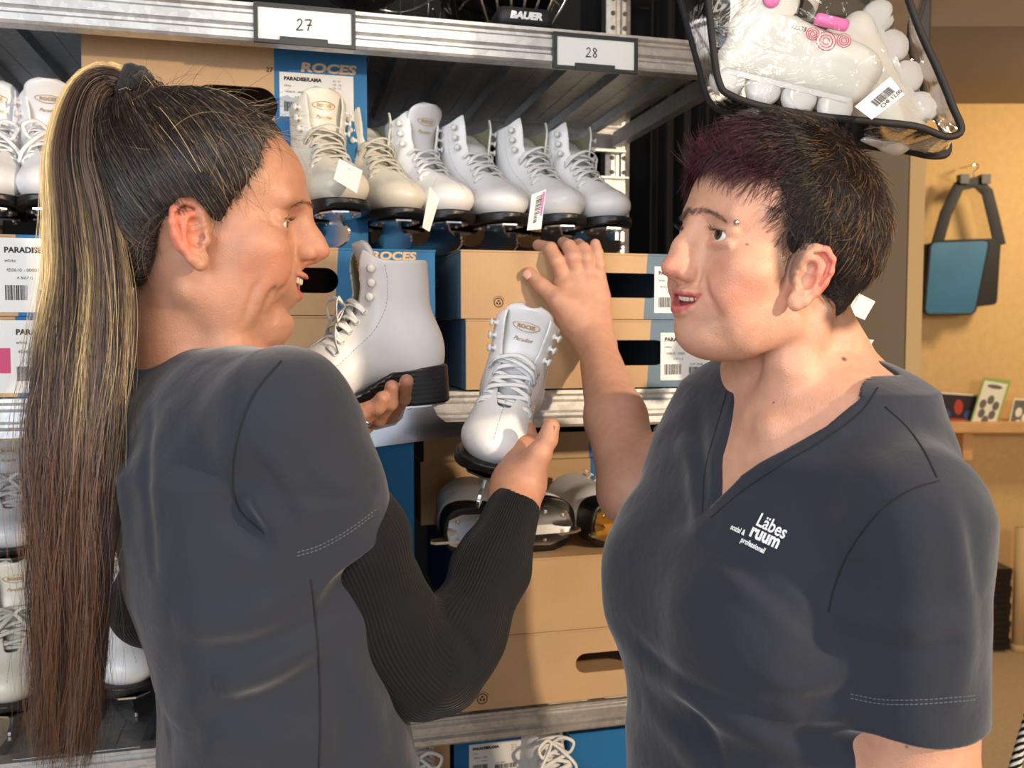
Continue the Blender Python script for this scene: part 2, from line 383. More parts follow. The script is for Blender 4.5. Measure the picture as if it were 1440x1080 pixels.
    # ears
    for y in (1, -1):
        def W(u, v, w): # u: back from the front edge of the ear, v up, w outwards
            a = .50; u, v, w = u * ear[2], v * ear[2], w * ear[2]; return (8 + ear[0] - u * math.cos(a) - .12 * v, y * (66 + u * math.sin(a) + w), v + ear[1])
        s.chain([np.array(W(*p)) * mm for p in [(2, 14, 4), (4, 24, 4), (12, 32, 4.5), (22, 32, 4.5), (30, 24, 4), (32, 12, 3.5), (30, 0, 3), (24, -12, 3), (17, -22, 3), (10, -27, 3)]], [2.4 * mm, 3 * mm, 3.3 * mm, 3.4 * mm, 3.4 * mm, 3.3 * mm, 3.1 * mm, 3.3 * mm, 4.5 * mm, 4.6 * mm], 2.5 * mm)
        E(W(17, 9, -.5), (17, 4.6, 25), 4, rot=rotz(y * -28)); E(W(9, -22, 2), (7.5, 4, 9), 4, rot=rotz(y * -25)); E(W(14, 4, -8), (11, 7, 22), 5)
        s.chain([np.array(W(*p)) * mm for p in [(8, 24, 2.5), (18, 20, 3.5), (23, 8, 3.5), (20, -5, 3), (12, -13, 3.5), (6, -11, 3.5)]], [1.5 * mm, 2.3 * mm, 2.5 * mm, 2.5 * mm, 3 * mm, 2.2 * mm], 2.5 * mm)
        E(W(10, 0, 4.5), (8.5, 6, 9), 3, 'sub', rot=rotz(y * -28)); E(W(11, 13, 4.5), (6, 4, 5), 3, 'sub')
        s.chain([np.array(W(*p)) * mm for p in [(10, 27, 5), (20, 27, 5.5), (27.5, 20, 5.5), (28, 8, 5), (25, -4, 5)]], [1.2 * mm, 1.8 * mm, 1.8 * mm, 1.6 * mm, 1 * mm], 2 * mm, 'sub')
        E(W(2, -2, 4), (4.5, 3.5, 6), 3); E(W(5, 0, 3), (3, 4, 3), 2, 'sub')
def rotz(deg):
    a = math.radians(deg); return np.array([[math.cos(a), -math.sin(a), 0], [math.sin(a), math.cos(a), 0], [0, 0, 1]])
def head_frame(fx, fy, fz, pitch, roll):
    """columns: head x (forward), y (left), z (up) in world; (fx,fy) horizontal gaze; pitch>0 looks down"""
    f = np.array([fx, fy, 0.]); f /= np.linalg.norm(f); l = np.cross((0, 0, 1), f); u = np.array([0, 0, 1.])
    f2 = f * math.cos(pitch) - u * math.sin(pitch); u2 = u * math.cos(pitch) + f * math.sin(pitch)
    l3 = l * math.cos(roll) + u2 * math.sin(roll); u3 = u2 * math.cos(roll) - l * math.sin(roll)
    return np.stack([f2, l3, u3], 1)
def add_eyes_teeth(body, R, o, smile, mouth_open, look=(1, 0, 0), mz=-50, sides=(1, -1), sc=1.0, eye=(0, 0), tx=0, arcd=16, eyl=31):
    mm = .001 * sc
    def W(p): return R @ (np.array(p, float) * mm) + o
    lk = np.array(look, float); lk /= np.linalg.norm(lk)
    for y in sides:
        mb = MB(); c = W((70.5 + eye[0], y * eyl, 15 + eye[1])); ax = R @ lk
        r = 12.6 * mm; prof = []
        for a in np.linspace(PI, .02, 30): prof.append((max(r * math.sin(a), 1e-5), r * math.cos(a)))
        prof[-1] = (1e-5, r)
        n0 = len(mb.f); mb.lathe(prof, c, ax, 24)
        for i, f in enumerate(mb.f[n0:]):
            z = np.mean([(np.array(mb.v[q]) - c) @ ax for q in f]) / r
            mb.mi[n0 + i] = 2 if z > .982 else (1 if z > .90 else 0)
        mb.build('eye', [M_eye, M_iris, M_pupil], body, True)
    mb = MB()
    for row, zz, hh in ((0, 2.5, 4.3), (1, -mouth_open * .9 - 3.5, 3.5)):
        for i, y in enumerate(np.arange(-24.5, 24.6, 4.9)):
            w = 2.35; x = 89.5 + tx - (4 if row else 0) - arcd * .9 * (y / 27) ** 2; z = mz + zz + 8 * smile * (y / 27) ** 2 * (1 if not row else .8)
            n = np.array([1, y / 20, 0]); n /= np.linalg.norm(n)
            for k in range(1):
                bm = bmesh.new(); bmesh.ops.create_icosphere(bm, subdivisions=2, radius=1)
                t = np.array([-n[1], n[0], 0])
                V = []
                for v in bm.verts:
                    q = np.sign(v.co) * np.abs(v.co) ** .6
                    V.append(W(np.array([x, y, z]) + n * q[0] * 2.6 + t * q[1] * w + np.array([0, 0, 1]) * q[2] * hh))
                mb.addm(V, [tuple(v.index for v in f.verts) for f in bm.faces]); bm.free()
    mb.build('teeth', M_tooth, body, True)
M_eye = mat('eye_white', srgb(225, 218, 212), rough=.15); M_iris = mat('iris', srgb(70, 62, 50), rough=.1); M_pupil = mat('pupil', (.01, .01, .01), rough=.08)
M_tooth = mat('tooth', srgb(226, 214, 188), rough=.22, spec=.5)
def skin_mat(name, base):
    t = NT(name); b = t.b
    at = t.add('ShaderNodeAttribute'); at.attribute_name = 'tint'
    tc = t.add('ShaderNodeTexCoord'); n1 = t.add('ShaderNodeTexNoise', Scale=90.0, Detail=4.0); n2 = t.add('ShaderNodeTexVoronoi', Scale=700.0); n3 = t.add('ShaderNodeTexNoise', Scale=20.0, Detail=2.0)
    for n in (n1, n2, n3): t.lk(tc.outputs['Object'], n.inputs['Vector'])
    r = t.add('ShaderNodeMapRange'); r.inputs['From Min'].default_value = .3; r.inputs['From Max'].default_value = .7; r.inputs['To Min'].default_value = .86; r.inputs['To Max'].default_value = 1.10
    ad = t.add('ShaderNodeMath', operation='ADD'); ad.inputs[1].default_value = 0; md = t.add('ShaderNodeMath', operation='MULTIPLY'); md.inputs[1].default_value = .5
    t.lk(n1.outputs['Fac'], ad.inputs[0]); t.lk(n3.outputs['Fac'], ad.inputs[1]); t.lk(ad.outputs[0], md.inputs[0]); t.lk(md.outputs[0], r.inputs['Value'])
    v = t.add('ShaderNodeVectorMath', operation='SCALE'); t.lk(at.outputs['Color'], v.inputs[0]); t.lk(r.outputs[0], v.inputs['Scale']); t.lk(v.outputs[0], b.inputs['Base Color'])
    b.inputs['Roughness'].default_value = .48; b.inputs['Specular IOR Level'].default_value = .4
    b.inputs['Subsurface Weight'].default_value = .22; b.inputs['Subsurface Radius'].default_value = (1, .32, .16); b.inputs['Subsurface Scale'].default_value = .007
    bp = t.add('ShaderNodeBump', Strength=.3, Distance=.0007); t.lk(n2.outputs['Distance'], bp.inputs['Height'])
    bp2 = t.add('ShaderNodeBump', Strength=.32, Distance=.0012); t.lk(n1.outputs['Fac'], bp2.inputs['Height']); t.lk(bp.outputs[0], bp2.inputs['Normal']); t.lk(bp2.outputs[0], b.inputs['Normal'])
    return t.m
def blob(q, c, r): # soft mask around c (mm, head frame)
    r = np.array(r if hasattr(r, '__len__') else (r,) * 3, float); d = np.sqrt((((q - np.array(c)) / r) ** 2).sum(1)); return np.clip(1.5 - d * 1.0, 0, 1) ** 1 if False else np.clip(1 - d, 0, 1) ** .7
def lerp3(a, b, t): return a * (1 - t[:, None]) + np.asarray(b)[None, :3] * t[:, None]
def skin_tint(V, R, o, base, lips, red, mz=-50, mo=5, smile=1, moles=(), sc=1.0):
    q = (V - o) @ R / mm / sc; T = np.repeat(np.array(base[:3])[None], len(V), 0)
    for y in (1, -1):
        T = lerp3(T, red, .5 * blob(q, (66, y * 44, -22), (36, 26, 30)))
        T = lerp3(T, red, .8 * np.clip((q[:, 1] * y - 66) / 9, 0, 1) * np.clip(1.6 - np.abs(q[:, 2]) / 26, 0, 1) * np.clip((16 - q[:, 0]) / 8, 0, 1) * np.clip((q[:, 0] + 45) / 10, 0, 1) * (np.abs(q[:, 1]) < 110))
    T = lerp3(T, red, .5 * blob(q, (112, 0, -18), 22))
    yy = q[:, 1] / 27; az = mz + 9 * smile * yy ** 2; dz = q[:, 2] - az
    up = 7.8 * (1 - .9 * yy ** 2); dn = -(mo + 8.2) * (1 - .95 * yy ** 2)
    m = np.clip(np.minimum(up - dz, dz - dn) / 1.2, 0, 1) * (np.abs(yy) < 1) * (q[:, 0] > 68)
    T = lerp3(T, lips, .85 * m)
    for c, r in moles: T = lerp3(T, (.09, .04, .025), np.clip((1.2 - np.sqrt(((q - np.array(c)) ** 2).sum(1)) / r) * 3, 0, 1) * .8)
    return T, q
# ================================================================ people
def loft_fn(zs, cs, a, b, f, n=2.4):
    """elliptic sections: cs (x,y) centres, a half depth along f, b half width"""
    zs = np.array(zs, float); o_ = np.argsort(zs); zs = zs[o_]; cs = np.array(cs, float)[o_]; a = np.array(a, float)[o_]; b = np.array(b, float)[o_]
    def fn(x, y, z):
        cx = np.interp(z, zs, cs[:, 0]); cy = np.interp(z, zs, cs[:, 1]); A = np.interp(z, zs, a); B = np.interp(z, zs, b)
        u = (x - cx) * f[0] + (y - cy) * f[1]; v = -(x - cx) * f[1] + (y - cy) * f[0]
        d = ((np.abs(u / A) ** n + np.abs(v / B) ** n) ** (1 / n) - 1) * np.minimum(A, B)
        return smax(d, np.maximum(zs[0] - z, z - zs[-1]), .03)
    lo = (cs - np.maximum(a, b)[:, None] - .01).min(0); hi = (cs + np.maximum(a, b)[:, None] + .01).max(0)
    return fn, (*lo, zs[0]), (*hi, zs[-1])
def spline(pts, n=8):
    pts = [np.asarray(p, float) for p in pts]; q = [2 * pts[0] - pts[1]] + pts + [2 * pts[-1] - pts[-2]]; out = []
    for i in range(1, len(q) - 2):
        for t in np.linspace(0, 1, n, endpoint=False):
            out.append(.5 * ((2 * q[i]) + (-q[i - 1] + q[i + 1]) * t + (2 * q[i - 1] - 5 * q[i] + 4 * q[i + 1] - q[i + 2]) * t * t + (-q[i - 1] + 3 * q[i] - 3 * q[i + 1] + q[i + 2]) * t ** 3))
    out.append(pts[-1]); return out
def surf_line(s, pix, n=6, d0=.4, d1=1.2):
    """polyline of photo pixels laid onto the sculpted surface"""
    out = []
    for p in spline([np.array(q, float) for q in pix], n):
        h = s.hit(p[0], p[1], d0, d1)
        if h is not None and (not out or np.linalg.norm(h - out[-1]) < .06): out.append(h)
    return out
def folds(s, specs, k=.012):
    base = Sculpt(); base.ops = list(s.ops); base.fr = s.fr
    for pix, r, sign in specs:
        L = surf_line(base, pix)
        if len(L) < 3: continue
        n = len(L); rs = [abs(r) * (.25 + .75 * math.sin(PI * min(max(i / (n - 1), .0), 1.)) ** .6) for i in range(n)]
        s.groove(L[::2] + [L[-1]], abs(r) * 1.75, sign * abs(r) * .75)
def wrinkle(amp, freq, seed, dirv=(0, 0, 1)):
    r = np.random.default_rng(seed); W = r.normal(size=(6, 3)) * freq; ph = r.uniform(0, 6, 6); dv = np.array(dirv)
    W += dv * freq * 1.2 * np.sign(r.normal(size=(6, 1)))
    def fn(x, y, z):
        o = 0
        for w, p in zip(W, ph): o = o + np.sin(x * w[0] + y * w[1] + z * w[2] + p + 1.5 * np.sin(z * freq * .7 + p))
        return (o * amp / 3).astype(np.float32)
    return fn
def finger(s, pts, rs, k=.004): s.chain(pts, rs, k)
def stitch(name, L, m, parent, r=.0005, dash=.0028, gap=.0016, lift=0):
    """row of short thread stitches along a surface line"""
    mb = MB(); acc = 0; L = [np.asarray(p) for p in L]; d = [0]
    for i in range(1, len(L)): d.append(d[-1] + np.linalg.norm(L[i] - L[i - 1]))
    X = np.array(L); t = 0
    at = lambda q: np.array([np.interp(q, d, X[:, j]) for j in range(3)]) - FWD * lift
    while t + dash < d[-1]: mb.tube([at(t), at(t + dash)], r, 4); t += dash + gap
    if mb.v: return mb.build(name, m, parent)
# ---- fabrics
def knit(name, col, rough=.85, sheen=.35, rib=False):
    t = NT(name); b = t.b; b.inputs['Base Color'].default_value = col; b.inputs['Roughness'].default_value = rough
    b.inputs['Sheen Weight'].default_value = sheen; b.inputs['Sheen Roughness'].default_value = .45; b.inputs['Specular IOR Level'].default_value = .25
    tc = t.add('ShaderNodeTexCoord')
    if rib:
        a = t.add('ShaderNodeAttribute'); a.attribute_name = 'ring'; sp = t.add('ShaderNodeSeparateColor'); t.lk(a.outputs['Color'], sp.inputs[0])
        s1 = [t.add('ShaderNodeMath', operation='SUBTRACT') for _ in range(2)]
        for q in (0, 1): s1[q].inputs[1].default_value = .5; t.lk(sp.outputs[q], s1[q].inputs[0])
        at = t.add('ShaderNodeMath', operation='ARCTAN2'); t.lk(s1[0].outputs[0], at.inputs[0]); t.lk(s1[1].outputs[0], at.inputs[1])
        mu = t.add('ShaderNodeMath', operation='MULTIPLY'); mu.inputs[1].default_value = 74; sn = t.add('ShaderNodeMath', operation='SINE'); t.lk(at.outputs[0], mu.inputs[0]); t.lk(mu.outputs[0], sn.inputs[0])
        bp = t.add('ShaderNodeBump', Strength=.6, Distance=.0009); t.lk(sn.outputs[0], bp.inputs['Height']); t.lk(bp.outputs[0], b.inputs['Normal'])
    else:
        n1 = t.add('ShaderNodeTexNoise', Scale=1400.0, Detail=2.0); n2 = t.add('ShaderNodeTexNoise', Scale=38.0, Detail=5.0)
        for n in (n1, n2): t.lk(tc.outputs['Object'], n.inputs['Vector'])
        b1 = t.add('ShaderNodeBump', Strength=.35, Distance=.0005); b2 = t.add('ShaderNodeBump', Strength=.5, Distance=.003)
        t.lk(n1.outputs['Fac'], b1.inputs['Height']); t.lk(n2.outputs['Fac'], b2.inputs['Height']); t.lk(b1.outputs[0], b2.inputs['Normal']); t.lk(b2.outputs[0], b.inputs['Normal'])
        v = t.add('ShaderNodeTexVoronoi', Scale=260.0); rr = t.add('ShaderNodeMath', operation='LESS_THAN'); rr.inputs[1].default_value = .035
        mx = t.add('ShaderNodeMix', data_type='RGBA'); mx.inputs['A'].default_value = col; mx.inputs['B'].default_value = tuple(min(1, c * 2.2) for c in col[:3]) + (1,)
        t.lk(tc.outputs['Object'], v.inputs['Vector']); t.lk(v.outputs['Distance'], rr.inputs[0]); t.lk(rr.outputs[0], mx.inputs['Factor']); t.lk(mx.outputs['Result'], b.inputs['Base Color'])
    return t.m
M_shirt = knit('navy_jersey', srgb(42, 46, 57)); M_rib = knit('black_rib_knit', srgb(20, 19, 21), rib=True, sheen=.06); M_trouser = knit('trouser_cloth', srgb(34, 36, 44))
M_thread = mat('thread', srgb(98, 102, 112), rough=.8); M_seam = mat('dark_seam_thread', srgb(24, 26, 32), rough=.9)  # seams use a thread darker than the cloth
M_skin = skin_mat('skin', 0); M_shoe = mat('shoe_leather', (.02, .02, .022), rough=.5); M_metal = mat('silver', (.75, .74, .72), rough=.2, metal=1); M_nail = mat('nail', srgb(222, 170, 152), rough=.25)
A_ = np.array
def poly_sdf(poly, u, w):
    P_ = A_(poly); d = np.full(u.shape, 1e9); sg = np.ones(u.shape)
    for i in range(len(P_)):
        a, b = P_[i], P_[i - 1]; e = b - a; px, py = u - a[0], w - a[1]; t = np.clip((px * e[0] + py * e[1]) / (e @ e + 1e-12), 0, 1)
        d = np.minimum(d, (px - e[0] * t) ** 2 + (py - e[1] * t) ** 2)
        c1 = w >= a[1]; c2 = w < b[1]; c3 = e[0] * py > e[1] * px; sg = np.where((c1 & c2 & c3) | (~c1 & ~c2 & ~c3), -sg, sg)
    return sg * np.sqrt(d)
# hairlines in the side view of each head (mm)
POLYA = [(78, 108), (66, 100), (62, 84), (60, 62), (50, 42), (38, 26), (30, 6), (24, 9), (14, 17), (-10, 17), (-22, 0), (-30, -22), (-40, -44), (-52, -62), (-78, -66), (-130, -40), (-130, 170), (76, 170)]
POLYB = [(88, 100), (84, 84), (70, 76), (56, 74), (50, 56), (48, 34), (48, 8), (42, -14), (30, -20), (24, -4), (20, 26), (8, 32), (-8, 26), (-14, 4), (-18, -20), (-22, -42), (-42, -52), (-66, -48), (-150, -20), (-150, 190), (88, 190)]
def legs(root, c, f, zt, step=.09):
    s = Sculpt(); l = A_([-f[1], f[0]])
    fn, lo, hi = loft_fn([zt + .02, zt - .08, zt - .2], [c, c, c], [.11, .118, .11], [.155, .17, .165], f); s.op('add', fn, lo, hi, .02)
    for q in (1, -1):
        hp = A_([*(A_(c) + l * .085 * q), zt - .12]); kn = A_([*(A_(c) + l * .09 * q + A_(f) * .02), .5]); an = A_([*(A_(c) + l * .09 * q - A_(f) * .02), .07])
        s.chain([hp, kn, an], [.088, .066, .055], .03)
    link('trousers', s.mesh(.006, 'trousers'), M_trouser, root)
    for q in (1, -1):
        s = Sculpt(); a = A_([*(A_(c) + l * .09 * q - A_(f) * .05), .04]); b = A_([*(A_(c) + l * .1 * q + A_(f) * .13), .028])
        s.cap(a, b, .04, .03, .02); s.cap(a + A_([0, 0, .05]), a, .042, .04, .02)
        s.op('int', lambda x, y, z: .0 - z, (-9, -9, -9), (9, 9, 9), .002)
        link('shoe', s.mesh(.005, 'shoe'), M_shoe, root)
# ---------------------------------------------------------------- the woman on the left
fA = A_([.86, .51]); fA /= np.linalg.norm(fA); lA = A_([-fA[1], fA[0]])
RA = head_frame(math.cos(math.radians(9)), math.sin(math.radians(9)), 0, math.radians(3), 0); oA = P(279, 335, .82)
A_args = dict(sc=1.0, brow=3, smile=.9, chin=(68, -79), tip=(111, -5), mouth_open=8, eye_narrow=3.0, mz=-36, ear=(12, -6, .85), back=85, lowlip=4, squint=2.3, arcd=23, grin=1, bulb=.80, crease=4.4)
SA, EA, WA = P(412, 592, .70), P(598, 938, .80), P(722, 712, .88)
SA2 = P(300, 600, .98); EA2 = P(215, 850, 1.02); WA2 = P(425, 612, 1.0)
def torsoA(g=0.0):
    zs = [1.425, 1.39, 1.33, 1.22, 1.13, 1.04, .95]; c = [(-.268, .845), (-.262, .84), (-.258, .83), (-.236, .82), (-.218, .81), (-.210, .81), (-.21, .81)]
    a = [.05, .085, .108, .112, .098, .108, .12]; b = [.10, .155, .165, .15, .135, .15, .17]
    return loft_fn(zs, c, [q + g for q in a], [q + g for q in b], fA)
def armA(s, g=0.0, k=.03):
    s.chain([SA, EA], [.047 + g, .036 + g], k)
body = thing('person', 'woman with long ponytail and black ribbed sleeves under a navy tee, holding skates', 'person', (P(383, 1080, .81)[0], .81, 0))
INV = body.matrix_world.inverted()
def childmesh(name, me, m, root):
    o = link(name, me, m, root); o.matrix_parent_inverse = root.matrix_world.inverted(); return o
def child_of(root, o): o.parent = root; o.matrix_parent_inverse = root.matrix_world.inverted(); return o
bpy.context.view_layer.update()
s = Sculpt(); s.frame(RA, oA); head_ops(s, oA, **A_args)
q = lambda *p: A_(p) * mm
for pts, w_, a_ in (([(80, -38, -22), (74, -44, -38), (68, -44, -56), (62, -38, -74)], 4, -3.0), ([(66, -50, -30), (58, -52, -46), (52, -48, -64), (46, -42, -78)], 4, -2.6), ([(84, -30, -50), (80, -30, -62), (72, -28, -76)], 3, -1.4), ([(74, -46, -24), (66, -50, -40), (60, -48, -60)], 5, 1.5)):
    s.groove([q(*p) for p in spline(pts, 4)], w_ * mm, a_ * mm)
s.frame()
s.chain([P(268, 392, .835), P(270, 470, .84), P(268, 545, .85)], [.048, .047, .055], .03)
s.chain([P(318, 440, .80), P(330, 520, .80)], [.014, .016], .02)          # neck tendon
fn, lo, hi = torsoA(-.008); s.op('add', fn, lo, hi, .03)
s.cap(SA + A_([.0, .02, -.01]), P(285, 575, .83), .030, .04, .03)
s.chain([SA, SA * .55 + EA * .45 + A_([0, 0, .004]), P(548, 880, .775), P(592, 940, .795), P(622, 938, .805), P(650, 890, .815), P(690, 800, .845), P(721, 722, .872), WA], [.034, .034, .034, .032, .029, .030, .027, .0225, .0215], .004)
s.chain([SA2, EA2, WA2], [.042, .034, .022], .015)
# right hand: palm turned to the camera under the toe, thumb up, fingers closing behind the skate
pal = [WA, P(738, 668, .905)]
s.cap(WA, P(733, 680, .90), .023, .026, .012, sq=(FWD, .8))
s.cap(P(722, 690, .905), P(742, 640, .935), .024, .022, .014, sq=(A_([.5, -.6, .5]), .75))
s.cap(P(738, 672, .895), P(757, 640, .89), .0175, .0135, .010)
s.cap(P(757, 640, .89), P(770, 618, .89), .0115, .0100, .004); s.cap(P(770, 618, .89), P(775, 600, .893), .0100, .0088, .003)
RF = []
for i, (bx, by, mx, my, tx, ty) in enumerate([(748, 636, 742, 606, 712, 590), (736, 646, 726, 618, 694, 602), (724, 656, 708, 632, 678, 618), (714, 668, 692, 650, 664, 640)]):
    dz = .012 * (i == 0); pts = [P(bx, by, .935), P(mx, my, .965), P(tx, ty, .975)]; finger(s, pts, [.0095, .0085, .0075])
    if i == 0: s.cap(P(752, 640, .93), P(748, 618, .955), .0098, .0085, .004)
# left hand under the other skate, fingertips coming up in front of the sole
dL = 0.998
s.cap(WA2, P(468, 604, dL + .015), .023, .026, .012, sq=(A_([0, .3, 1]), .8)); s.cap(P(462, 606, dL + .015), P(505, 598, dL + .012), .024, .018, .012, sq=(A_([0, .2, 1]), .7))
LF = [[(506, 592, .03), (548, 584, .018), (566, 560, -.004), (572, 536, -.03)], [(500, 594, .012), (532, 588, -.004), (548, 566, -.024), (551, 544, -.034)], [(492, 596, -.005), (512, 586, -.022), (530, 572, -.034), (537, 560, -.038)], [(484, 596, -.02), (496, 590, -.03), (508, 580, -.035), (518, 574, -.036)]]
for F_ in LF: finger(s, [P(a, b, dL + c) for a, b, c in F_], [.0098, .0092, .0088, .0076])
me = s.mesh(.0012, 'body'); V = mverts(me)
T, qA = skin_tint(V, RA, oA, srgb(190, 138, 112), srgb(186, 92, 90), srgb(214, 122, 98), mo=8, mz=-36, smile=.9, moles=[((57, -56, -53), 1.2), ((96, -22, -20), .7), ((30, -58, -30), .6)])
T = lerp3(T, srgb(70, 56, 50), .75 * np.clip((7 - poly_sdf(A_(POLYA) * 1., qA[:, 0], qA[:, 2])) / 14, 0, 1) * (qA[:, 2] > -75) * (np.abs(qA[:, 1]) < 90))
set_attr(me, 'tint', T); bA = childmesh('body', me, M_skin, body); bA['label'] = 'fair skin'
add_eyes_teeth(bA, RA, oA, .9, 8, look=(1, .0, -.05), mz=-36, tx=3.5, arcd=22)
for o in list(bA.children): child_of(bA, o)
# brows and lashes
def hairs(name, roots, dirs, ln, r, col, parent, jit=.15, bend=None):
    N = len(roots); K = 5; d = dirs + RNG.normal(0, jit, dirs.shape); d /= np.linalg.norm(d, axis=1, keepdims=True); L = ln * RNG.uniform(.6, 1.15, N)
    t = np.linspace(0, 1, K); pts = roots[:, None] + d[:, None] * (L[:, None] * t)[..., None]
    if bend is not None: pts = pts + A_(bend) * (L[:, None] * t ** 2)[..., None]
    rad = r * (1 - .8 * t)[None].repeat(N, 0); tint = A_(col)[None, :3] * RNG.uniform(.6, 1.4, (N, 1))
    return child_of(parent, link(name, strands_mesh(name, pts, rad, tint), M_hair))
M_hair = tint_mat('hair', rough=.38, spec=.6, noise=.12, nscale=200)
def brow(sc_, R, o, parent, side, col, n, sculpt, x0=0, lift=0, w=1.0):
    u = RNG.uniform(0, 1, n); hgt = RNG.normal(0, 1.5, n) * w * (1 - .5 * u)
    y = 9 + 43 * u; z = 34 + lift + 4.5 * np.sin(u * 2.4) - 7 * u * u + hgt; x = np.full(n, 130.)
    p0 = np.stack([x, y * side, z], 1) * mm * sc_; W0 = p0 @ R.T + o; dv = -(R[:, 0] * .93 + R[:, 1] * side * .35); 
    for _ in range(40): W0 = W0 + dv * np.clip(sculpt.dist(W0), -.002, .01)[:, None] * .9
    dr = A_([-.12, side * 1., .0])[None] + np.stack([u * 0, u * 0, .55 - 1.1 * u], 1); dr = dr @ R.T + .12 * R[:, 0]
    return hairs('eyebrow', W0 + dr * 0 - dv * .0003, dr / np.linalg.norm(dr, axis=1, keepdims=True), .0065, .00016, col, parent)
def lashes(sc_, R, o, parent, side, n=34, eye=(0, 0)):
    a = np.linspace(-.9, .9, n); x = 70.5 + eye[0] + 14.2 * np.cos(a) * .97; y = (31 if not eye[0] else 29) + 13 * np.sin(a); p = np.stack([x, y * side, 15 + eye[1] + 3.6 * np.cos(a)], 1) * mm * sc_ @ R.T + o
    d = np.stack([np.cos(a) * .9 + .1, np.sin(a) * side, .35 + 0 * a], 1) @ R.T
    return hairs('eyelashes', p, d, .0075, .00018, srgb(30, 22, 20), parent, bend=(0, 0, .25))
headA = s
for sd in (1, -1): brow(1.0, RA, oA, bA, sd, srgb(120, 92, 74), 130, headA, lift=1); lashes(1.0, RA, oA, bA, sd)
# ring on the left hand
mb = MB(); c = P(513, 588, dL - .022); ax = P(530, 572, dL - .034) - P(504, 590, dL - .018); ax /= np.linalg.norm(ax); e1 = np.cross(ax, (0, 0, 1)); e1 /= np.linalg.norm(e1); e2 = np.cross(ax, e1)
mb.tube([c + .0100 * (e1 * math.cos(t) + e2 * math.sin(t)) for t in np.linspace(0, 2 * PI, 25)[:-1]], .0012, 6, closed=True); gem = c - FWD * .0095 + A_([.003, 0, -.006])
mb.lathe([(.0042, 0), (.0052, .0012), (.003, .0026), (1e-5, .003)], gem, -FWD + A_([0, 0, -.6]), 10)
rg = child_of(body, mb.build('ring', M_metal, None, True)); rg['label'] = 'silver ring'
def nail(parent, tipp, fdir, ndir, w=.0055, l=.010):
    fdir = A_(fdir, float); fdir /= np.linalg.norm(fdir); ndir = A_(ndir, float); ndir -= fdir * (ndir @ fdir); ndir /= np.linalg.norm(ndir); sd = np.cross(fdir, ndir); V = []
    for i in range(7):
        for j in range(7):
            u = i / 6 - .5; v = j / 6 - .5; rr = 1 - .35 * (abs(v) * 2) ** 3
            V.append(tipp + fdir * (u * l * (1 - .25 * (v * 2) ** 2)) + sd * (v * 2 * w) + ndir * (w * .45 * math.cos(v * 2.4) - .0008 * (abs(u) * 2) ** 4))
    Fc = [(i * 7 + j, i * 7 + j + 1, i * 7 + j + 8, i * 7 + j + 7) for i in range(6) for j in range(6)]
    mb = MB(); mb.addm(V, Fc); return child_of(parent, mb.build('fingernail', M_nail, None, True))
nail(bA, P(776, 603, .888) , P(776, 598, .89) - P(770, 618, .89), (1, .3, .2))
# long-sleeve underlayer (ribbed), right and left
def rib_sleeve(name, pts, rs, parent, hole=None, k=.02, ups=None):
    s = Sculpt(); s.chain(pts, rs, k)
    if ups: 
        for a, b, r in ups: s.cap(a, b, r, r * .7, .012)
    if hole: s.cap(hole[0], hole[1], hole[2], hole[2] * .9, .002, 'sub')
    return s
def ring_attr(me, pts):
    pts = spline(pts, 10); V = mverts(me); best = np.full(len(V), 9.); th = np.zeros((len(V), 2)); e1 = A_([0, -1., .3])
    for i in range(len(pts) - 1):
        a, b = pts[i], pts[i + 1]; ab = b - a; L = ab @ ab; t = np.clip((V - a) @ ab / L, -.5 if i == 0 else 0, 1); d = V - a - t[:, None] * ab; dist = np.linalg.norm(d, axis=1); w = dist < best
        ax = ab / math.sqrt(L); e1 = e1 - ax * (e1 @ ax); e1 /= np.linalg.norm(e1); e2 = np.cross(ax, e1)
        th[w] = np.stack([d[w] @ e1, d[w] @ e2], 1) / (dist[w][:, None] + 1e-6); best = np.minimum(best, dist)
    set_attr(me, 'ring', np.stack([th[:, 0] * .5 + .5, th[:, 1] * .5 + .5, th[:, 0] * 0], 1))
WC = P(721, 722, .872); axw = WA - EA; axw /= np.linalg.norm(axw)
ppA = [SA, SA * .55 + EA * .45 + A_([0, 0, .004]), P(548, 880, .775), P(592, 940, .795), P(622, 938, .805), P(650, 890, .815), P(690, 800, .845), WC]
s = rib_sleeve('s', ppA, [.038, .0385, .040, .039, .036, .037, .033, .0275], body, hole=(WC - axw * .012, WC + axw * .05, .0245), k=.02)
folds(s, [([(612, 842), (640, 870), (672, 900)], .006, 1), ([(625, 838), (655, 858), (690, 872)], .005, 1), ([(612, 850), (622, 890), (650, 930)], .006, 1), ([(600, 845), (600, 900), (622, 960)], .005, 1),
          ([(618, 862), (650, 890), (670, 930)], .0035, -1), ([(602, 880), (610, 925), (640, 965)], .0035, -1)], .014)
s.op('disp', wrinkle(.0009, 60, 5), (0,) * 3, (0,) * 3, 0)
me = s.mesh(.0014, 'undershirt_sleeve'); ring_attr(me, ppA); us = childmesh('undershirt_sleeve', me, M_rib, body); us['label'] = 'black ribbed long sleeve'
ppB = [SA2, EA2, WA2 * .9 + EA2 * .1]
s = rib_sleeve('s', ppB, [.047, .044, .030], body); me = s.mesh(.0025, 'undershirt_sleeve'); ring_attr(me, ppB); childmesh('undershirt_sleeve', me, M_rib, body)
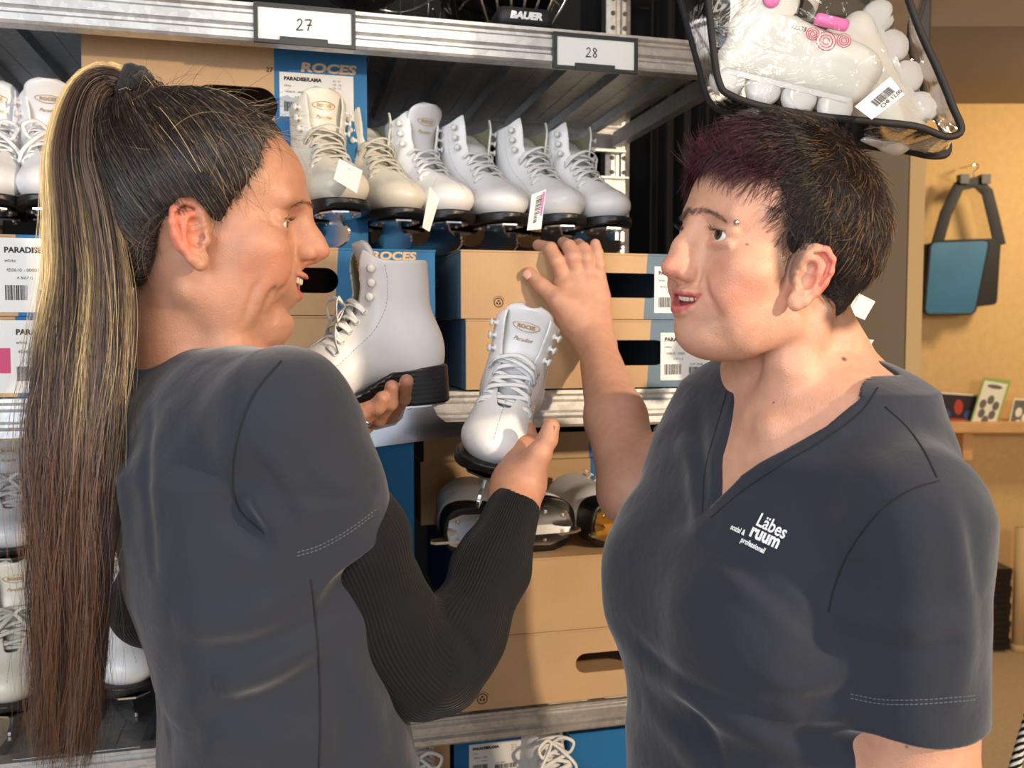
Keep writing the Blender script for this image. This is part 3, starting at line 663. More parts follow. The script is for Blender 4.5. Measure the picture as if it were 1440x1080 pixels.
# navy tee
HA = P(486, 757, .74); ST = P(405, 588, .70); s = Sculpt()
sl = HA - ST; sl /= np.linalg.norm(sl)
def cutend(H, sl, R_): return lambda x, y, z: -((x - H[0]) * sl[0] + (y - H[1]) * sl[1] + (z - H[2]) * sl[2]) + 9 * (((x - H[0]) ** 2 + (y - H[1]) ** 2 + (z - H[2]) ** 2) > R_ ** 2)
s.chain([ST, ST * .5 + HA * .5, HA], [.046, .048, .0445], .02)
s.op('sub', cutend(HA, sl, .075), HA - .075, HA + .075, .002)
s.cap(HA - sl * .014, HA + sl * .03, .0412, .0412, .003, 'sub')
fn, lo, hi = torsoA(.004); s.op('add', fn, lo, hi, .025)
s.cap(P(250, 575, .86), ST + A_([-.01, .01, .0]), .044, .040, .04); s.cap(P(285, 560, .84), ST + A_([-.004, .02, .004]), .034, .036, .04)
s.cap(P(240, 545, .86), P(300, 550, .86), .042, .042, .05)
s.cap(P(250, 570, .88), SA2, .045, .045, .05); s.cap(SA2, SA2 * .55 + EA2 * .45, .052, .052, .03)
# neckline
nk = P(285, 452, .84); s.ell(nk, (.068, .066, .036), .006, 'sub', rot=None)
folds(s, [([(232, 1032), (290, 1018), (350, 1000), (420, 1008)], .009, -1), ([(225, 985), (262, 1010), (330, 1000)], .012, 1), ([(240, 1060), (330, 1040), (440, 1045)], .010, 1),
          ([(310, 690), (345, 725), (372, 748)], .006, -1), ([(300, 715), (350, 755), (410, 800)], .006, -1), ([(320, 770), (380, 790), (430, 830)], .008, 1), ([(350, 745), (395, 775), (425, 800)], .006, 1),
          ([(240, 880), (330, 870), (420, 830)], .008, 1), ([(250, 915), (340, 915), (440, 880)], .006, -1), ([(300, 960), (360, 950), (440, 905)], .009, 1), ([(295, 985), (380, 975), (445, 935)], .006, -1),
          ([(360, 620), (400, 660), (430, 720)], .005, 1), ([(345, 700), (380, 730), (440, 790)], .006, 1), ([(430, 640), (470, 680), (520, 700)], .005, 1), ([(400, 690), (450, 700), (520, 690)], .004, -1),
          ([(175, 540), (170, 640), (178, 760)], .006, 1), ([(215, 560), (205, 680), (215, 800)], .004, -1), ([(450, 900), (500, 960), (530, 1040)], .008, 1), ([(460, 880), (480, 960), (490, 1070)], .006, -1)], .016)
s.op('disp', wrinkle(.0008, 45, 3), (0,) * 3, (0,) * 3, 0)
me = s.mesh(.0018, 'tee_shirt'); ts = childmesh('tee_shirt', me, M_shirt, body); ts['label'] = 'dark navy cotton tee'
teeA = s
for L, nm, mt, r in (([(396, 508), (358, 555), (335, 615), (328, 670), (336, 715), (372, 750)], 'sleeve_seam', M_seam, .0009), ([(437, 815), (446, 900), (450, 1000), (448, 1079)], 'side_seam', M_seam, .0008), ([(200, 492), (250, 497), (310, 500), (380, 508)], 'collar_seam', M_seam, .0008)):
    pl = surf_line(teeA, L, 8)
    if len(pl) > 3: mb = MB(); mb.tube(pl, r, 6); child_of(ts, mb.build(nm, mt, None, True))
for off in (0, 5):
    pl = surf_line(teeA, [(418, 782 - off), (450, 772 - off), (490, 750 - off), (528, 722 - off)], 8)
    if len(pl) > 3: o = stitch('hem_stitching', pl, M_thread, None, .00045, .0022, .0012); child_of(ts, o)
legs(body, (-.21, .81), fA, 1.03)
for o in body.children:
    if o.name.startswith(('trousers', 'shoe')): child_of(body, o)
# ---------------------------------------------------------------- the woman on the right
fB = A_([-.93, -.36]); fB /= np.linalg.norm(fB); lB = A_([-fB[1], fB[0]])
yawB = math.radians(21); SCB = .93
RB = head_frame(-math.cos(yawB), -math.sin(yawB), 0, math.radians(-7), math.radians(-7))
tipB = P(930, 374, .76); oB = tipB - RB @ (A_([121, 0, -15]) * mm * SCB)
B_args = dict(sc=SCB, brow=0, smile=.9, chin=(64, -72), tip=(112, -15), bulb=.92, mouth_open=7, eye_narrow=5, double=1, lip=.9, mz=-42, ear=(18, -8, .87), eye=(5, 5), squint=.6, arcd=18, eyl=29)
SB, EB, WB = P(1290, 736, .70), P(1286, 1120, .72), None
SB2, EB2, WB2 = A_([.270, 1.07, 1.345]), P(893, 690, 1.045), P(838, 484, 1.255)
rootB = thing('person', 'short-haired woman in navy V-neck tee with white chest print, hand on a shoebox', 'person', (.285, .86, 0))
bpy.context.view_layer.update()
def torsoB(g=0.0):
    zs = [1.435, 1.40, 1.34, 1.24, 1.16, 1.08, .98, .90]; c = [(.278, .87), (.278, .87), (.272, .865), (.262, .86), (.262, .86), (.27, .86), (.28, .86), (.285, .86)]
    a = [.045, .075, .105, .125, .130, .138, .145, .14]; b = [.09, .15, .165, .168, .16, .165, .18, .18]
    return loft_fn(zs, c, [q + g for q in a], [q + g for q in b], fB)
def bustB(s, g=0.0):
    for sd in (1, -1):
        p = A_([.262, .86]) + fB * .095 + lB * .075 * sd; s.ell((*p, 1.245), (.078 + g, .078 + g, .078 + g), .06)
s = Sculpt(); s.frame(RB, oB); head_ops(s, oB, **B_args); s.frame()
s.chain([P(1108, 430, .83), P(1118, 500, .85), P(1130, 590, .87)], [.050, .055, .064], .03)
s.chain([P(1150, 440, .775), P(1110, 520, .78), P(1075, 585, .80)], [.012, .013, .012], .02)
s.cap(P(1145, 590, .87), SB + A_([-.01, .03, -.01]), .045, .036, .05); s.cap(P(1130, 580, .88), SB2, .05, .04, .05)
s.chain([P(1085, 600, .775), P(1180, 575, .77)], [.009, .008], .015)       # collar bone
fn, lo, hi = torsoB(-.007); s.op('add', fn, lo, hi, .035)
for sd in (1, -1):
    p = A_([.262, .86]) + fB * .058 + lB * .065 * sd; s.ell((*p, 1.20), .070, .06)
s.chain([SB, EB, P(1270, 1420, .74)], [.050, .0465, .03], .02)
s.chain([SB2, EB2], [.046, .043], .02); s.chain([EB2, EB2 * .55 + WB2 * .45, WB2], [.041, .038, .0255], .015)
# right hand resting on the carton, fingers over its top edge
dB = 1.285
s.cap(WB2, P(822, 450, 1.275), .026, .031, .014, sq=(FWD, .72)); s.cap(P(826, 452, 1.272), P(818, 405, 1.283), .033, .034, .014, sq=(FWD, .55)); s.cap(P(806, 430, 1.27), P(800, 400, 1.283), .024, .020, .012, sq=(FWD, .65)); s.cap(P(838, 420, 1.283), P(832, 396, 1.287), .018, .016, .012, sq=(FWD, .65))
BF = [[(797, 402, .0), (784, 368, -.012), (774, 350, .0), (757, 345, .022)], [(813, 397, .0), (806, 362, -.014), (800, 347, -.002), (792, 341, .024)], [(829, 397, .0), (824, 364, -.012), (820, 350, .0), (814, 343, .024)], [(843, 402, .003), (842, 372, -.006), (840, 356, -.004), (837, 343, .002)]]
for i, F_ in enumerate(BF): finger(s, [P(a, b, dB + c) for a, b, c in F_], [[.0115, .0108, .0100, .0085], [.0115, .0110, .0102, .0085], [.0110, .0102, .0095, .0080], [.0100, .0090, .0084, .0074]][i], .003)
s.cap(P(812, 448, 1.268), P(785, 422, 1.262), .018, .0150, .014); s.chain([P(785, 422, 1.262), P(762, 402, 1.272), P(744, 384, 1.28)], [.0135, .0112, .0088], .004)
for (a, b) in ((797, 402), (813, 397), (829, 397)): s.ell(P(a, b, dB - .010), .0085, .008)
headB = s; me = s.mesh(.0012, 'body'); V = mverts(me)
T, qB = skin_tint(V, RB, oB, srgb(208, 157, 132), srgb(190, 88, 90), srgb(216, 120, 104), mo=7, smile=.9, mz=-42, sc=SCB, moles=[((68, 50, 14), 1.9), ((76, 36, -54), 1.0), ((60, 50, -48), .8), ((30, 50, -88), 1.0), ((44, 62, 18), .8)])
for c_, r_ in ((P(1187, 505, .8), .0028), (P(1275, 1050, .65), .0014), (P(1325, 1042, .65), .0012), (P(1088, 566, .78), .0012)):
    h = s.hit(*proj(c_)[:2]); T = lerp3(T, (.12, .06, .04), np.clip(1.3 - np.linalg.norm(V - h, axis=1) / r_, 0, 1))
T = lerp3(T, srgb(52, 40, 38), .8 * np.clip((3 - poly_sdf(A_(POLYB) * 1., qB[:, 0], qB[:, 2])) / 9, 0, 1) * (qB[:, 2] > -60) * (np.abs(qB[:, 1]) < 90))
set_attr(me, 'tint', T); bB = childmesh('body', me, M_skin, rootB); bB['label'] = 'fair skin'
add_eyes_teeth(bB, RB, oB, .9, 7, look=(1, .1, .05), sc=SCB, mz=-42, eye=(5, 5), tx=.5, eyl=29)
for o in list(bB.children): child_of(bB, o)
for sd in (1, -1): brow(SCB, RB, oB, bB, sd, srgb(130, 104, 92), 190, headB, w=1.2, lift=3); lashes(SCB, RB, oB, bB, sd, eye=(5, 5))
nail(bB, P(742, 386, 1.272), P(744, 384, 1.28) - P(762, 402, 1.272), -FWD, w=.0062, l=.013); nail(bB, P(837, 344, 1.283), (0, 0, 1), (.3, -1, .2), w=.0048, l=.009)
mb = MB(); h = headB.hit(1036, 313); mb.lathe([(.0022, 0), (.0026, .0012), (.0012, .0024), (1e-5, .0026)], h, A_([-.3, -.9, .1]), 10); h2 = headB.hit(1029, 322); 
pc = child_of(rootB, mb.build('eyebrow_stud', M_metal, None, True))
# V-neck tee
s = Sculpt(); HB = P(1284, 1003, .715); slB = HB - SB; slB /= np.linalg.norm(slB)
s.chain([SB, HB], [.0530, .0560], .02); s.op('sub', cutend(HB, slB, .1), HB - .1, HB + .1, .002); s.cap(HB - slB * .012, HB + slB * .03, .0525, .0525, .003, 'sub')
HB2 = SB2 * .42 + EB2 * .58; sl2 = EB2 - SB2; sl2 /= np.linalg.norm(sl2)
s.cap(SB2, EB2 * .85 + SB2 * .15, .047, .048, .03); s.op('sub', cutend(HB2, sl2, .085), HB2 - .085, HB2 + .085, .002); s.cap(HB2 - sl2 * .012, HB2 + sl2 * .03, .045, .045, .003, 'sub')
fn, lo, hi = torsoB(.003); s.op('add', fn, lo, hi, .03)
for sd in (1, -1):
    p = A_([.262, .86]) + fB * .070 + lB * .065 * sd; s.ell((*p, 1.20), .076, .06)
s.cap(P(1155, 612, .87), SB + A_([-.004, .01, .0]), .043, .046, .04); s.cap(P(1130, 600, .88), SB2, .052, .046, .045)
folds(s, [([(1165, 862), (1190, 872), (1215, 868)], .006, 1), ([(1160, 800), (1166, 850), (1175, 900)], .008, -1), ([(985, 770), (1040, 800), (1090, 850), (1150, 890)], .006, -1), ([(1000, 790), (1060, 830), (1110, 875)], .006, 1),
          ([(905, 940), (960, 975), (1040, 1020), (1130, 1045)], .009, 1), ([(890, 900), (950, 950), (1040, 1000), (1180, 1025)], .006, -1), ([(900, 985), (950, 1030), (990, 1075)], .009, 1), ([(930, 960), (985, 1010), (1010, 1070)], .006, -1), ([(1040, 1020), (1110, 1035), (1190, 1050)], .006, -1), ([(1080, 1000), (1140, 1010), (1185, 1000)], .006, 1), ([(1060, 950), (1130, 965), (1185, 950)], .005, 1),
          ([(1330, 690), (1352, 760), (1358, 880), (1350, 985)], .006, 1), ([(1345, 700), (1368, 760), (1372, 820)], .005, -1), ([(1200, 860), (1260, 880), (1330, 870)], .005, 1), ([(1195, 900), (1260, 915), (1340, 905)], .004, -1),
          ([(1050, 680), (1110, 640), (1180, 610)], .003, 1), ([(955, 610), (975, 660), (985, 740)], .006, 1), ([(980, 560), (985, 640), (990, 720)], .005, -1)], .016)
s.op('disp', wrinkle(.0009, 40, 8), (0,) * 3, (0,) * 3, 0)
base = Sculpt(); base.ops = list(s.ops); base.fr = s.fr
TB0 = A_([.272, .865, 0.])
def tl(p): d = A_(p) - TB0; return (d[0] * lB[0] + d[1] * lB[1], d[2])
pix = [(998, 712), (1003, 655), (1022, 590), (1034, 545)]; pixr = [(1040, 668), (1100, 632), (1160, 598), (1205, 560), (1226, 525)]
vl = [tl(base.hit(a, b)) for a, b in pix]; vr = [tl(base.hit(a, b)) for a, b in pixr]
POLY = [vl[0]] + vr + [(vr[-1][0] + .01, 1.60), (vl[-1][0] - .0, 1.60)] + vl[::-1][:-1]
vneck = lambda x, y, z: smax(poly_sdf(POLY, (x - TB0[0]) * lB[0] + (y - TB0[1]) * lB[1], z), -((x - TB0[0]) * fB[0] + (y - TB0[1]) * fB[1] + .02), .004)
s.op('sub', vneck, (.0, .6, 1.2), (.45, 1.15, 1.62), .003)
s.ell(P(1145, 505, .86), (.066, .070, .046), .006, 'sub')
me = s.mesh(.0018, 'tee_shirt'); tB = childmesh('tee_shirt', me, M_shirt, rootB); tB['label'] = 'navy V-neck tee with white print'
teeB = s
def on(pl, lift=.0): return pl
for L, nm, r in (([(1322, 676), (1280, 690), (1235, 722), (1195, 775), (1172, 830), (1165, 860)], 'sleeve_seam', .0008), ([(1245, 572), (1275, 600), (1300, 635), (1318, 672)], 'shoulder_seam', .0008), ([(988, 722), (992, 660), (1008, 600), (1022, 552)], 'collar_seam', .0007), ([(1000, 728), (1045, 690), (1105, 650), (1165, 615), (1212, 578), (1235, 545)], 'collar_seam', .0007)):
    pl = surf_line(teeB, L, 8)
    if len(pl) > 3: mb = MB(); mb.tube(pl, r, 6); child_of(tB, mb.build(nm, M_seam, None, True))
for off in (0, 6):
    pl = surf_line(teeB, [(1196, 982 - off), (1240, 990 - off), (1300, 990 - off), (1374, 984 - off)], 8)
    if len(pl) > 3: child_of(tB, stitch('hem_stitching', pl, M_thread, None, .0004, .0022, .0012))
# printed logo, wrapped on the cloth
M_print = mat('white_print', srgb(236, 238, 242), rough=.6)
def wrap_text(lines, name, sculpt, parent):
    mb = MB()
    for txt, size, ox, oy, ang, bold, xs in lines:
        V, Fc = text_mb(txt, size, bold=bold, xs=xs); ca, sa = math.cos(math.radians(ang)), math.sin(math.radians(ang)); W_ = []
        for v in V:
            px = ox + v[0] * ca + v[1] * sa * 1.0; py = oy + v[0] * sa - v[1] * ca
            W_.append((px, py))
        cent = np.mean(W_, 0); h = sculpt.hit(*cent); g = sculpt.grad(h[None])[0]
        n_ = Sculpt; out = []
        X1 = sculpt.hit(cent[0] + 12, cent[1]); Y1 = sculpt.hit(cent[0], cent[1] + 12)
        for px, py in W_:
            hh = sculpt.hit(px, py, h @ FWD - CAM @ FWD - .03, h @ FWD - CAM @ FWD + .05); hh = h if hh is None else hh
            out.append(hh - FWD * .0016)
        mb.addm(out, Fc)
    return child_of(parent, mb.build(name, M_print, None))
wrap_text([('Läbes', 27, 1061, 737, 27, .5, .74), ('ruum', 27, 1052, 752, 25, 1.1, .76), ('sozial &', 11, 1026, 743, 26, .35, .62), ('professionell', 11, 1040, 761, 27, .35, .66)], 'chest_logo', teeB, tB)
legs(rootB, (.29, .86), fB, .97)
for o in rootB.children:
    if o.name.startswith(('trousers', 'shoe')): child_of(rootB, o)
# ================================================================ hair
def hairline_cap(R, o, sc_, lobes, poly, h, grow=0.0, thick=None, ymax=None):
    """a solid of hair: lobes (mm, head frame) cut to the hairline drawn in the side view"""
    s = Sculpt(); s.frame(R, o)
    for c, r, k in lobes: s.ell(A_(c) * .001 * sc_, (A_(r) + grow) * .001 * sc_, k * .001)
    pl = A_(poly) * .001 * sc_
    s.op('int', lambda x, y, z: poly_sdf(pl, x, z), (-1, -1, -1), (1, 1, 1), .006)
    return s
def seeds(me, n, R, o, sc_, keep=None):
    """random surface points with normals, area weighted"""
    V = mverts(me).astype(np.float64); F = np.empty(len(me.polygons) * 4, np.int32); me.polygons.foreach_get('vertices', F); F = F.reshape(-1, 4)
    i = RNG.integers(0, len(F), n); a, b = RNG.random((2, n, 1)); f = F[i]
    p = (V[f[:, 0]] * (1 - a) + V[f[:, 1]] * a) * (1 - b) + (V[f[:, 3]] * (1 - a) + V[f[:, 2]] * a) * b
    nr = np.cross(V[f[:, 2]] - V[f[:, 0]], V[f[:, 3]] - V[f[:, 1]]); nr /= np.linalg.norm(nr, axis=1, keepdims=True) + 1e-9
    return p, nr, (p - o) @ R / (.001 * sc_)
M_hairB = tint_mat('dark_hair', rough=.36, spec=.5, noise=.15, nscale=90); M_hairA = tint_mat('long_hair', rough=.30, spec=.7, noise=.15, nscale=120)
# ---- left woman: hair drawn back to a high ponytail
polyA = POLYA
capS = hairline_cap(RA, oA, 1, [((0, 0, 49), (89, 76, 83.5), 10), ((32, 0, 52), (62, 63.5, 57), 14), ((-50, 0, 78), (40, 55, 44), 20), ((-42, 0, 0), (38, 52, 50), 20)], polyA, .002)
me = capS.mesh(.0022, 'hair'); V = mverts(me)
nz = np.sin(V[:, 0] * 900 + V[:, 2] * 300) * .5
set_attr(me, 'tint', np.repeat(A_(srgb(54, 44, 42)[:3])[None], len(V), 0)); hairA = childmesh('hair', me, tint_mat('combed_roots', rough=.8, spec=.2), body); hairA['label'] = 'dark brown hair combed back'
p, nr, q = seeds(me, 15000, RA, oA, 1); k = ((nr * (p - (RA @ (A_([0, 0, 48]) * mm) + oA))).sum(1) > 0) & (headA.dist(p) > -.0005); p, nr, q = p[k], nr[k], q[k]
tie = P(192, 130, .815); N = len(p); K = 12; t = np.linspace(0, 1, K)
cen = RA @ (A_([-2, 0, 46]) * mm) + oA
def along_scalp(p, tie, lift, K=12, wob=.0012):
    t = np.linspace(0, 1, K)[None, :, None]; N = len(p); a = p - cen; b = tie + RNG.normal(0, .006, (N, 3)) - cen; la = np.linalg.norm(a, axis=1)[:, None, None]; lb = np.linalg.norm(b, axis=1)[:, None, None]
    d = a[:, None] * (1 - t) + b[:, None] * t; d /= np.linalg.norm(d, axis=2, keepdims=True)
    pts = cen + d * (la * (1 - t) + lb * t); flat = pts.reshape(-1, 3)
    for _ in range(3):
        D = capS.dist(flat); g = flat - cen; g /= np.linalg.norm(g, axis=1, keepdims=True); tgt = np.repeat(lift, K); 
        w = np.tile(np.linspace(0, 1, K) < .88, N); flat = flat - g * (np.clip(D - tgt, -.02, .03) * w * .9)[:, None]
    pts = flat.reshape(N, K, 3); ph = RNG.uniform(0, 6, (N, 1)); tt = t[..., 0]
    wv = (np.sin(tt * 7 + ph) * wob * np.sin(tt * PI))[..., None]; return pts + wv * RNG.normal(0, 1, (N, 1, 3))
pts = along_scalp(p, tie, RNG.uniform(-.0008, .0022, N))
base = A_([srgb(34, 27, 26)[:3], srgb(52, 42, 40)[:3], srgb(88, 76, 70)[:3], srgb(140, 116, 88)[:3], srgb(226, 198, 146)[:3]])
ci = RNG.choice(5, N, p=[.42, .37, .17, .03, .01]); bl = (np.abs(q[:, 1] + 10) < 16) & (q[:, 2] > 118); ci[bl & (RNG.random(N) < .5)] = 4
ed = (q[:, 0] > 30) & (q[:, 2] < 95); ci[ed & (RNG.random(N) < .14)] = 3
tint = base[ci] * RNG.uniform(.75, 1.25, (N, 1))
child_of(hairA, link('combed_strands', strands_mesh('combed_strands', pts, np.full((N, K), .00026) * RNG.uniform(.6, 1.2, (N, 1)), tint), M_hairA))
# soft hairline: short fibres that start on the skin in front of the cap
ids = np.where(poly_sdf(A_(polyA) * 1., q[:, 0], q[:, 2]) > -9)[0]; ids = RNG.choice(ids, 5200); pe = p[ids]; out_ = pe - tie; out_ /= np.linalg.norm(out_, axis=1, keepdims=True)
pe2 = pe + out_ * RNG.beta(1, 1.7, (len(ids), 1)) * np.where((q[ids, 0] < 34) & (q[ids, 2] < 30), .006, .015)[:, None]
for _ in range(8): g = pe2 - cen; g /= np.linalg.norm(g, axis=1, keepdims=True); pe2 = pe2 - g * np.clip(headA.dist(pe2) - .0007, -.004, .004)[:, None]
tip_ = pe - out_ * RNG.uniform(.006, .022, (len(ids), 1)); tq = np.linspace(0, 1, 7)[None, :, None]; pp_ = pe2[:, None] * (1 - tq) + tip_[:, None] * tq; fl = pp_.reshape(-1, 3)
for _ in range(7): g = fl - cen; g /= np.linalg.norm(g, axis=1, keepdims=True); fl = fl - g * np.clip(np.minimum(headA.dist(fl), capS.dist(fl)) - .0006, -.005, .005)[:, None]
pp_ = fl.reshape(-1, 7, 3)
child_of(hairA, link('hairline_strands', strands_mesh('hairline_strands', pp_, np.full((len(ids), 7), .00017), base[RNG.choice(4, len(ids), p=[.3, .3, .25, .15])] * 1.1), M_hairA))
# loose wisps round the forehead, temple and nape
def wisps(n, src, dirf, L, r, tints, parent, name='wisps', K=10, curl=.35):
    p0 = src(n); d = dirf(p0); t = np.linspace(0, 1, K); pts = [p0]; d = d / np.linalg.norm(d, axis=1, keepdims=True); ax = RNG.normal(0, 1, (n, 3)); LL = L * RNG.uniform(.4, 1.2, n)
    for i in range(K - 1):
        d = d + np.cross(ax, d) * curl / K * 2 + A_([0, 0, -.06]); d /= np.linalg.norm(d, axis=1, keepdims=True); pts.append(pts[-1] + d * (LL / K)[:, None])
    pts = np.stack(pts, 1); rad = r * (1 - .6 * t)[None] * RNG.uniform(.6, 1.1, (n, 1)); ti = A_(tints)[RNG.integers(0, len(tints), n)]
    return child_of(parent, link(name, strands_mesh(name, pts, rad, ti), M_hairA))
LH = lambda pp: RA @ (A_(pp, float).T * mm) + oA[:, None]
def srcA(n):
    m = RNG.integers(0, len(p), n); return p[m]
tw = [srgb(90, 74, 64)[:3], srgb(190, 165, 125)[:3], srgb(130, 108, 84)[:3], srgb(60, 48, 44)[:3]]
top = np.where((q[:, 2] > 70))[0]; side = np.where((q[:, 0] > 20) & (q[:, 1] < -20) & (q[:, 2] > 35))[0]; nape = np.where((q[:, 2] < 20) & (q[:, 1] < -10))[0]
wisps(260, lambda n: p[RNG.choice(top, n)], lambda x: (x - cen) * 5 + RA[:, 0] * .9 + RNG.normal(0, .45, x.shape), .055, .00020, tw, hairA)
wisps(120, lambda n: p[RNG.choice(side, n)], lambda x: RA[:, 0] * .9 - RA[:, 2] * 1.0 + (x - cen) * 4 + RNG.normal(0, .3, x.shape), .045, .00018, tw, hairA)
wisps(160, lambda n: p[RNG.choice(nape, n)], lambda x: -RA[:, 0] * .5 - RA[:, 2] * 1.0 + (x - cen) * 4 + RNG.normal(0, .35, x.shape), .05, .00018, tw[:1] + tw[2:], hairA)
# ponytail
C_ = [(190, 124, .812, 13, 13), (172, 111, .806, 17, 16), (150, 110, .80, 22, 18), (127, 128, .79, 27, 20), (112, 172, .78, 34, 24), (106, 230, .77, 42, 26), (116, 310, .765, 54, 28), (122, 400, .755, 62, 30), (114, 500, .742, 70, 32), (104, 620, .735, 68, 34), (100, 740, .735, 60, 34), (100, 860, .738, 52, 32), (96, 960, .745, 50, 28), (84, 1085, .75, 46, 26)]
cc = np.array([list(P(a, b, d)) + [w * d / FPX, w2 * d / FPX] for a, b, d, w, w2 in C_])
def ponytail(N, K=54, stray=False, name='ponytail'):
    S = np.linspace(0, 1, K); L = np.r_[0, np.cumsum(np.linalg.norm(np.diff(cc[:, :3], axis=0), axis=1))]; L /= L[-1]
    sp = np.array(spline([c for c in cc], 12)); Ls = np.r_[0, np.cumsum(np.linalg.norm(np.diff(sp[:, :3], axis=0), axis=1))]; Ls /= Ls[-1]
    rr = np.sqrt(RNG.random(N)); th = RNG.uniform(0, 2 * PI, N); u = rr * np.cos(th); v = rr * np.sin(th); end = np.clip(1 - RNG.beta(1.3, 4.5, N) * .55, .4, 1.0); s0 = RNG.uniform(0, .02, N)
    ncl = 60; cu = RNG.uniform(-.9, .9, ncl); cv = RNG.uniform(-.9, .9, ncl); idx = np.argmin((u[:, None] - cu) ** 2 + (v[:, None] - cv) ** 2, 1); ph = RNG.uniform(0, 6.28, (ncl, 4)); am = RNG.uniform(.3, 1, (ncl, 2))
    s = s0[:, None] + (end - s0)[:, None] * S[None]
    G = np.stack([np.interp(s, Ls, sp[:, j]) for j in range(5)], -1); tg = np.stack([np.interp(np.clip(s + .01, 0, 1), Ls, sp[:, j]) - np.interp(np.clip(s - .01, 0, 1), Ls, sp[:, j]) for j in range(3)], -1); tg /= np.linalg.norm(tg, axis=2, keepdims=True)
    side = np.cross(tg, FWD); side /= np.linalg.norm(side, axis=2, keepdims=True)
    cl = np.clip((s - .28) * 1.0, 0, .5); U = u[:, None] * (1 - cl) + cu[idx][:, None] * cl; W = v[:, None] * (1 - cl) + cv[idx][:, None] * cl
    wv = np.clip(s - .2, 0, 1); U = U + .26 * wv * np.sin(s * 9 + ph[idx, 0:1]) * am[idx, 0:1] + .10 * wv * np.sin(s * 23 + ph[idx, 1:2]); W = W + .2 * wv * np.sin(s * 10 + ph[idx, 2:3])
    jit = RNG.uniform(0, 6, (N, 2)); U = U + .12 * np.sin(s * RNG.uniform(14, 34, (N, 1)) + jit[:, :1]) * wv; W = W + .1 * np.sin(s * RNG.uniform(10, 30, (N, 1)) + jit[:, 1:]) * wv;
    fly = (RNG.random(N) < (1 if stray else .06))[:, None]; fs = RNG.uniform(5, 16, (N, 1)); U = U + fly * (RNG.normal(0, .35, (N, 1)) + .35 * np.sin(s * fs + jit[:, :1] * 3)) * wv; W = W - (.5 if stray else 0)
    pts = G[..., :3] + side * (U * G[..., 3])[..., None] + FWD * (W * G[..., 4])[..., None]
    dark = A_(srgb(34, 25, 23)[:3]); mid = A_(srgb(70, 52, 44)[:3]); red = A_(srgb(116, 82, 60)[:3]); blo = A_(srgb(238, 208, 150)[:3]); gry = A_(srgb(112, 96, 88)[:3])
    key = (np.sin(idx * 12.9898) * 43758.5453 + (RNG.random(N) < .25) * RNG.random(N)) % 1
    b0 = .85 * np.where((key < .45)[:, None], dark, np.where((key < .75)[:, None], mid, gry)) * RNG.uniform(.7, 1.3, (N, 1)); T = np.repeat(b0[:, None], K, 1)
    wl = np.clip((-u - .32) * 3.2, 0, 1)[:, None] * np.clip((.46 - s) * 9, 0, 1); wl = np.clip(wl * RNG.uniform(.4, 1.3, (N, 1)), 0, 1)[..., None]
    T = T * (1 - wl) + blo * RNG.uniform(.7, 1.1, (N, 1, 1)) * wl
    w2 = ((key * 7 % 1 < .2)[:, None] * np.clip((s - .2) * 5, 0, 1) * np.clip((.62 - s) * 6, 0, 1) * RNG.uniform(.3, .9, (N, 1)))[..., None]; T = T * (1 - w2) + blo * .8 * w2
    w3 = ((key * 13 % 1 < .45)[:, None] * np.clip((s - .42) * 5, 0, 1) * RNG.uniform(.2, .9, (N, 1)))[..., None]; T = T * (1 - w3) + red * w3
    fr = np.linspace(0, 1, K)[None]; rad = (.00017 if stray else .00031) * RNG.uniform(.6, 1.2, (N, 1)) * np.clip((1.02 - fr) * 3, .25, 1)
    return strands_mesh(name, pts, rad, T * (1.7 if stray else 1))  # stray strands get a brighter tint, light-catching painted into the colour
pt = child_of(body, link('ponytail', ponytail(7500), M_hairA)); child_of(pt, link('stray_strands', ponytail(750, 54, True, 'stray_strands'), M_hairA)); pt['label'] = 'long brown ponytail with blonde highlights'
mb = MB(); c0 = P(187, 122, .812); ax = P(165, 100, .806) - P(200, 124, .815); ax /= np.linalg.norm(ax); e1 = np.cross(ax, FWD); e1 /= np.linalg.norm(e1); e2 = np.cross(ax, e1)
for off, rr, tr in ((-.008, .0125, .0058), (-.001, .0145, .0062), (.007, .0135, .0056), (.003, .0155, .004), (-.005, .0150, .004)):
    ph = RNG.uniform(0, 6); mb.tube([c0 + ax * (off + .0022 * math.sin(3 * a + ph)) + (rr + .001 * math.sin(5 * a + ph)) * (e1 * math.cos(a) + e2 * math.sin(a)) for a in np.linspace(0, 2 * PI, 33)[:-1]], [tr * (1 + .12 * math.sin(11 * a)) for a in np.linspace(0, 2 * PI, 33)[:-1]], 10, closed=True)
sr = child_of(body, mb.build('hair_tie', mat('hair_tie_cloth', srgb(22, 22, 26), rough=.9, sheen=.3), None, True)); sr['label'] = 'black cloth hair tie'
# ---- right woman: short cropped hair
polyB = POLYB
capB = hairline_cap(RB, oB, SCB, [((-2, 0, 52), (94, 78, 88), 10), ((36, 0, 66), (60, 62, 56), 14), ((-40, 0, 40), (68, 70, 72), 20), ((-40, 0, -8), (40, 52, 54), 20), ((20, 0, 95), (58, 50, 40), 16)], polyB, .002, grow=-2.5)
me = capB.mesh(.0022, 'hair'); V = mverts(me); set_attr(me, 'tint', np.repeat(A_(srgb(26, 19, 20)[:3])[None], len(V), 0)); hairB = childmesh('hair', me, tint_mat('hair_roots', rough=.85, spec=.2, bump=.6, bscale=500), rootB); hairB['label'] = 'short dark hair with a burgundy fringe'
p, nr, q = seeds(me, 52000, RB, oB, SCB); k = ((p - (RB @ (A_([0, 0, 40]) * mm) + oB)) * nr).sum(1) > 0.0; k &= headB.dist(p) > -.004; p, nr, q = p[k], nr[k], q[k]; N = len(p)
x, y, z = q.T; F0, F1, F2 = RB[:, 0], RB[:, 1], RB[:, 2]
